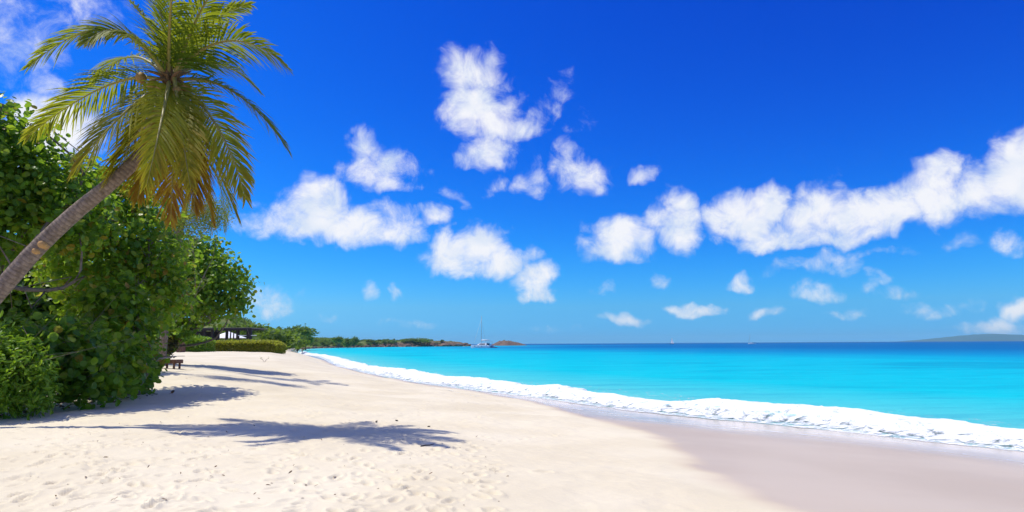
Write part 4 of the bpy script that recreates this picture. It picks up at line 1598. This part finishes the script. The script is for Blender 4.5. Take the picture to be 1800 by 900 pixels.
def sail(name, a, b_, c, belly, parent):
    a, b_, c = (np.array(v_, float) for v_ in (a, b_, c))
    V, Fc, n_ = [], [], 8
    for i_ in range(n_ + 1):
        for j in range(n_ + 1):
            u, w = i_ / n_, j / n_
            q_ = (a * (1 - u) + b_ * u) * (1 - w) + c * w
            V.append(q_ + np.array([0, belly * math.sin(math.pi * u) * (1 - w) ** .6, 0]))
    for i_ in range(n_):
        for j in range(n_):
            k = i_ * (n_ + 1) + j
            Fc.append((k, k + 1, k + n_ + 2, k + n_ + 1))
    V2 = [v_ + np.array([0, .03, 0]) for v_ in V]
    o = len(V)
    Fc2 = Fc + [tuple(q_ + o for q_ in reversed(f)) for f in Fc]
    me = bpy.data.meshes.new(name)
    me.from_pydata([tuple(v_) for v_ in V + V2], [], Fc2)
    return link(name, me, SAILC, parent)


sail('mainsail', (.45, 0, 1.6), (-3.8, 0, 1.7), (.45, 0, 12.2), .5, sb)
sail('jib', (4.3, 0, 1.2), (.9, 0, 1.3), (.6, 0, 11.2), .5, sb)

# moored monohull, leaning mast
p = at(1322, 604.3, 1060)
mb = empty('moored_yacht', (p[0], p[1], 0), 'white yacht with dark canopy and thin slanting bare mast on the horizon', 'yacht')
mb.rotation_euler = (0, 0, math.radians(155))
V, Fc = hull(12.0, 3.6, 1.3, -.6, .4)
poly_mesh('hull', V, Fc, WHITE, mb)
boxes('cabin', [(.3, 0, 1.7, 5.0, 2.2, .7)], WHITE, mb, .12)
for sy_ in (-1, 1):
    boxes('cabin_window', [(.3, sy_ * 1.11, 1.75, 3.6, .04, .25)], GLASS, mb)
boxes('canopy', [(-2.9, 0, 2.35, 4.6, 2.5, .22)], NAVY, mb, .06)
boxes('sprayhood', [(-1.6, 0, 1.95, 1.8, 2.3, .7)], NAVY, mb, .15)
thin('mast', [(4.6, 0, 1.4), (3.4, .3, 8.5), (2.1, .5, 15.6)], .10, ALU, mb, 6)
thin('forestay', [(5.9, 0, 1.6), (2.2, .5, 15.2)], .04, ROPE, mb)

# ================================================================== beach furniture
WOODB = bark_mat('brown_wood', (0.10, 0.05, 0.035), (0.19, 0.10, 0.07))
DKWOOD = bark_mat('dark_timber', (0.022, 0.018, 0.017), (0.05, 0.042, 0.04))
ROOFG = bark_mat('weathered_roof', (0.10, 0.085, 0.08), (0.20, 0.175, 0.16))

# pavilion
pc = at(388, 606, 101)
zb = zat(-44.5, 100)
pav = empty('beach_pavilion', (pc[0], 101.0, zb), 'dark flat-roofed timber pavilion behind the long clipped hedge', 'pavilion')
xr = at(443, 577, 100)[0] - pc[0]
xl = xr - 13.5
zt = at(443, 577, 100)[2] - zb
boxes('roof', [((xl + xr) / 2, 2.2, zt + .02, xr - xl, 6.6, .16)], ROOFG, pav, .03)
boxes('fascia', [((xl + xr) / 2, -1.13, zt - .14, xr - xl - .1, .1, .3)], DKWOOD, pav)
for k in range(13):
    boxes('rafter', [(xl + .6 + k * (xr - xl - 1.2) / 12, 2.2, zt - .16, .12, 6.2, .18)], DKWOOD, pav)
for px_, w_ in ((383, .25), (396, .16), (404, .14), (409.5, .14), (416, .28), (437, .62), (372, .3), (358, .3), (345, .3)):
    x_ = at(px_, 590, 100)[0] - pc[0]
    boxes('post', [(x_, -.75, zt / 2 - .1, w_, w_, zt - .05)], DKWOOD, pav)
for px_ in (350, 374, 395, 415, 437):
    x_ = at(px_, 590, 105)[0] - pc[0]
    boxes('rear_post', [(x_, 5.0, zt / 2 - .1, .2, .2, zt - .05)], DKWOOD, pav)
xw = at(381, 590, 105)[0] - pc[0]
boxes('back_wall', [((xl + xw) / 2, 4.7, zt / 2 - .15, xw - xl, .12, zt - .3)], DKWOOD, pav)
boxes('bar_counter', [((xl + xw) / 2 + .3, .6, .55, xw - xl - 1.0, .7, 1.1)], DKWOOD, pav, .03)
x0_, x1_ = at(416, 590, 99)[0] - pc[0], at(443, 590, 99)[0] - pc[0]
boxes('rail', [((x0_ + x1_) / 2, -.9, at(430, 589.5, 99)[2] - zb, x1_ - x0_ + .5, .08, .1)], WHITE, pav)

# white parasol behind it
pp = at(401, 600, 112)
par = empty('white_parasol', (pp[0], 112, zat(pp[0], 112)), 'white canvas parasol seen between the posts of the pavilion', 'parasol')
zpk = at(400, 582.5, 112)[2] - par.location.z
zed = at(400, 594, 112)[2] - par.location.z
V = [(0, 0, zpk)] + [(2.9 * math.cos(k * math.pi / 4 + .39), 2.9 * math.sin(k * math.pi / 4 + .39), zed) for k in range(8)]
V += [(v_[0], v_[1], v_[2] - .04) for v_ in V]
Fc = [(0, 1 + k, 1 + (k + 1) % 8) for k in range(8)] + [(9, 10 + (k + 1) % 8, 10 + k) for k in range(8)] + [(1 + k, 10 + k, 10 + (k + 1) % 8, 1 + (k + 1) % 8) for k in range(8)]
poly_mesh('canopy', V, Fc, SAILC, par)
thin('pole', [(0, 0, -.1), (0, 0, zpk + .1)], .04, ALU, par, 8)

# wooden bin
bp = at(318, 619, 80)
zb = zat(bp[0], 80)
bn = empty('litter_bin', (bp[0], 80, zb), 'square brown slatted wooden bin at the end of the hedge', 'bin')
boxes('liner', [(0, 0, .55, .60, .60, 1.05)], DKWOOD, bn)
for sd in range(4):
    for k in range(5):
        u = -.3 + .15 * k
        x_, y_ = ((u, -.34), (u, .34), (-.34, u), (.34, u))[sd]
        boxes('slat', [(x_, y_, .56, .125 if sd < 2 else .03, .03 if sd < 2 else .125, 1.08)], WOODB, bn)
boxes('lid', [(0, 0, 1.16, .8, .8, .07)], WOODB, bn, .02)

# wooden lounger
lp = at(313, 637, 33)
xr = at(313, 630, 33)[0]
zb = sand_z(xr - .9, 33)
lg_ = empty('wooden_lounger', (xr - 1.0, 33.2, zb), 'low reddish-brown wooden sun lounger on the sand beside the shrub', 'lounger')
for y_ in (-.32, .32):
    boxes('side_rail', [(0, y_, .31, 2.0, .06, .17)], WOODB, lg_, .01)
for x_ in (-.92, -.15, .25, .88):
    for y_ in (-.30, .30):
        boxes('leg', [(x_ - .02, y_ * .92, .13, .09, .07, .34)], WOODB, lg_, .008)
for k in range(15):
    boxes('slat', [(-.92 + k * .132, 0, .405, .105, .68, .03)], WOODB, lg_, .006)
boxes('crossbar', [(.98, 0, .33, .05, .6, .12)], WOODB, lg_)

# driftwood on the sand
for (px, py, L_, ang, r_, lab) in [(751, 786, .24, .45, .011, 'thin dark stick lying right of the palm shadow'), (697, 738, .09, 2.4, .018, 'short dark wood chip near the tip of the palm shadow'),
                                   (754, 749, .06, .1, .016, 'tiny dark wood scrap at the far end of the palm shadow'), (662, 742, .07, 1.2, .014, 'tiny dark wood scrap inside the palm shadow')]:
    g = on_land(px, py)
    z = sand_z(g[0], g[1])
    dx, dy = math.cos(ang) * L_ / 2, math.sin(ang) * L_ / 2
    o = tubes('driftwood', [(np.array([(-dx, -dy, .008), (-dx * .3, -dy * .2, .02), (dx * .4, dy * .5, .016), (dx, dy, .03)]), [r_, r_ * 1.1, r_ * .9, r_ * .5])], DKWOOD, None, 6)
    o.location = (g[0], g[1], z)
    tag(o, lab, 'driftwood')
g = on_land(465, 637)
tw = empty('sand_seedling', (g[0], g[1], sand_z(g[0], g[1])), 'small dry seedling alone on the open sand beyond the shadows', 'plant')
sp = []
for k in range(7):
    a = rf.uniform(0, 6.28)
    sp.append((np.array([(0, 0, -.03), (.12 * math.cos(a), .12 * math.sin(a), .18), (.32 * math.cos(a), .3 * math.sin(a), .28 + .12 * rf.random())]), [.012, .009, .004]))
tubes('stem', sp, DEADWOOD, tw, 5)
me, _ = scatter(np.array([s_[0][2] for s_ in sp] * 3) + rf.normal(size=(21, 3)) * .05, norm(rf.normal(size=(21, 3)) + [0, 0, 1]), rf.uniform(.06, .1, 21), rf.random(21), LANCE, rf)
link('leaves', me, FEATHER, tw)

# ================================================================== two people wading
SKIN = plain('skin', (0.30, 0.17, 0.11), .6, .3, .05)
HAIR = plain('dark_hair', (0.03, 0.02, 0.015), .6, .3)


def person(loc, rz, hgt_, label, cloth, cloth_name, top=False, stride=.22):
    k = hgt_ / 1.75
    root = empty('person', loc, label, 'person')
    root.rotation_euler = (0, 0, rz)
    J = {}
    E = []

    def add(n_, p_, r_, par=None):
        J[n_] = (len(J), p_, r_)
        if par:
            E.append((J[par][0], J[n_][0]))
    add('pelvis', (0, 0, .95), (.15, .11))
    add('waist', (0, 0, 1.08), (.135, .10), 'pelvis')
    add('chest', (0, .01, 1.30), (.17, .11), 'waist')
    add('neckb', (0, 0, 1.46), (.07, .065), 'chest')
    add('neck', (0, .01, 1.52), (.052, .055), 'neckb')
    add('jaw', (0, .02, 1.58), (.062, .075), 'neck')
    add('head', (0, .015, 1.66), (.078, .095), 'jaw')
    add('crown', (0, 0, 1.73), (.05, .06), 'head')
    add('nose', (0, .115, 1.635), (.014, .014), 'head')
    for s_, nm in ((-1, 'l'), (1, 'r')):
        st = stride * s_
        add('ear' + nm, (s_ * .085, 0, 1.64), (.015, .02), 'head')
        add('sh' + nm, (s_ * .185, 0, 1.42), (.06, .06), 'chest')
        add('el' + nm, (s_ * .235, -st * .35, 1.14), (.042, .042), 'sh' + nm)
        add('wr' + nm, (s_ * .245, -st * .5 + .08, .90), (.03, .028), 'el' + nm)
        add('pa' + nm, (s_ * .245, -st * .5 + .11, .82), (.022, .038), 'wr' + nm)
        for f in range(4):
            add('f%d%s' % (f, nm), (s_ * .243, -st * .5 + .08 + f * .020, .755 - .008 * (1.5 - abs(f - 1.5))), (.009, .009), 'pa' + nm)
            add('g%d%s' % (f, nm), (s_ * .232, -st * .5 + .085 + f * .019, .715), (.008, .008), 'f%d%s' % (f, nm))
        add('th' + nm, (s_ * .225, -st * .5 + .155, .80), (.010, .010), 'pa' + nm)
        add('hip' + nm, (s_ * .09, 0, .90), (.095, .10), 'pelvis')
        add('kn' + nm, (s_ * .10, st * .6 + .03, .50), (.06, .065), 'hip' + nm)
        add('ca' + nm, (s_ * .10, st * .8, .34), (.055, .06), 'kn' + nm)
        add('an' + nm, (s_ * .10, st - .02, .09), (.036, .04), 'ca' + nm)
        add('to' + nm, (s_ * .11, st + .14, .03), (.04, .025), 'an' + nm)
    me = bpy.data.meshes.new('body')
    me.from_pydata([tuple(c * k for c in v_[1]) for v_ in J.values()], E, [])
    o = link('body', me, SKIN, root)
    sk = o.modifiers.new('skin', 'SKIN')
    sk.use_smooth_shade = True
    lay = me.skin_vertices[0].data
    for (ix, p_, r_) in J.values():
        lay[ix].radius = (r_[0] * k, r_[1] * k)
        lay[ix].use_root = ix == 0
    su = o.modifiers.new('sub', 'SUBSURF')
    su.levels = su.render_levels = 1

    def shell(name, rings_, mat):
        V, Fc = [], []
        for (cx, cy, cz, rx, ry) in rings_:
            for a in range(12):
                V.append((k * (cx + rx * math.cos(a * math.pi / 6)), k * (cy + ry * math.sin(a * math.pi / 6)), k * cz))
        for i_ in range(len(rings_) - 1):
            for a in range(12):
                Fc.append((i_ * 12 + a, i_ * 12 + (a + 1) % 12, i_ * 12 + 12 + (a + 1) % 12, i_ * 12 + 12 + a))
        return poly_mesh(name, V, Fc, mat, root, True)
    # shorts: waist tube and two legs
    sw = shell(cloth_name, [(0, 0, 1.06, .16, .125), (0, 0, .96, .185, .14), (0, 0, .84, .20, .145)], cloth)
    for s_ in (-1, 1):
        shell(cloth_name + '_leg', [(s_ * .095, 0, .90, .115, .13), (s_ * .098, stride * s_ * .3, .72, .105, .115), (s_ * .10, stride * s_ * .45, .60, .10, .11)], cloth)
    if top:
        shell('top', [(0, 0, 1.08, .155, .12), (0, .01, 1.25, .185, .135), (0, .01, 1.38, .19, .125), (0, 0, 1.45, .12, .09)], cloth)
    shell('hair', [(0, -.03, 1.60, .088, .085), (0, -.015, 1.68, .098, .105), (0, -.01, 1.74, .075, .085), (0, -.01, 1.775, .02, .02)], HAIR)
    return root


DKCL = plain('dark_swimwear', (0.035, 0.03, 0.04), .8, .2)
LTCL = plain('light_shorts', (0.62, 0.60, 0.58), .8, .2)
for (px, py, rz, hg, lab, cl, tp_) in [(522.5, 621.5, .5, 1.80, 'person in dark clothing strolling at the far water edge, the nearer of two', DKCL, True),
                                       (531, 621.0, .3, 1.62, 'person in pale shorts beside the one in dark clothing at the water edge', LTCL, False)]:
    g = gnd(px, py, .1)
    person((g[0], g[1], max(-.25, zat(g[0], g[1]))), rz, hg, lab, cl, 'shorts', tp_)

# ================================================================== air: thin even haze over land and sea
hb_ = boxes('haze', [(0, 0, 70, 30000, 30000, 152)], None)
m = Mat('haze')
pv = m.n('ShaderNodeVolumePrincipled')
pv.inputs['Color'].default_value = (0.40, 0.80, 1.0, 1)
pv.inputs['Density'].default_value = 0.8e-4
m.l(pv.outputs[0], m.out.inputs['Volume'])
hb_.data.materials.append(m.m)
tag(hb_, 'thin sea haze', 'haze', kind='stuff')
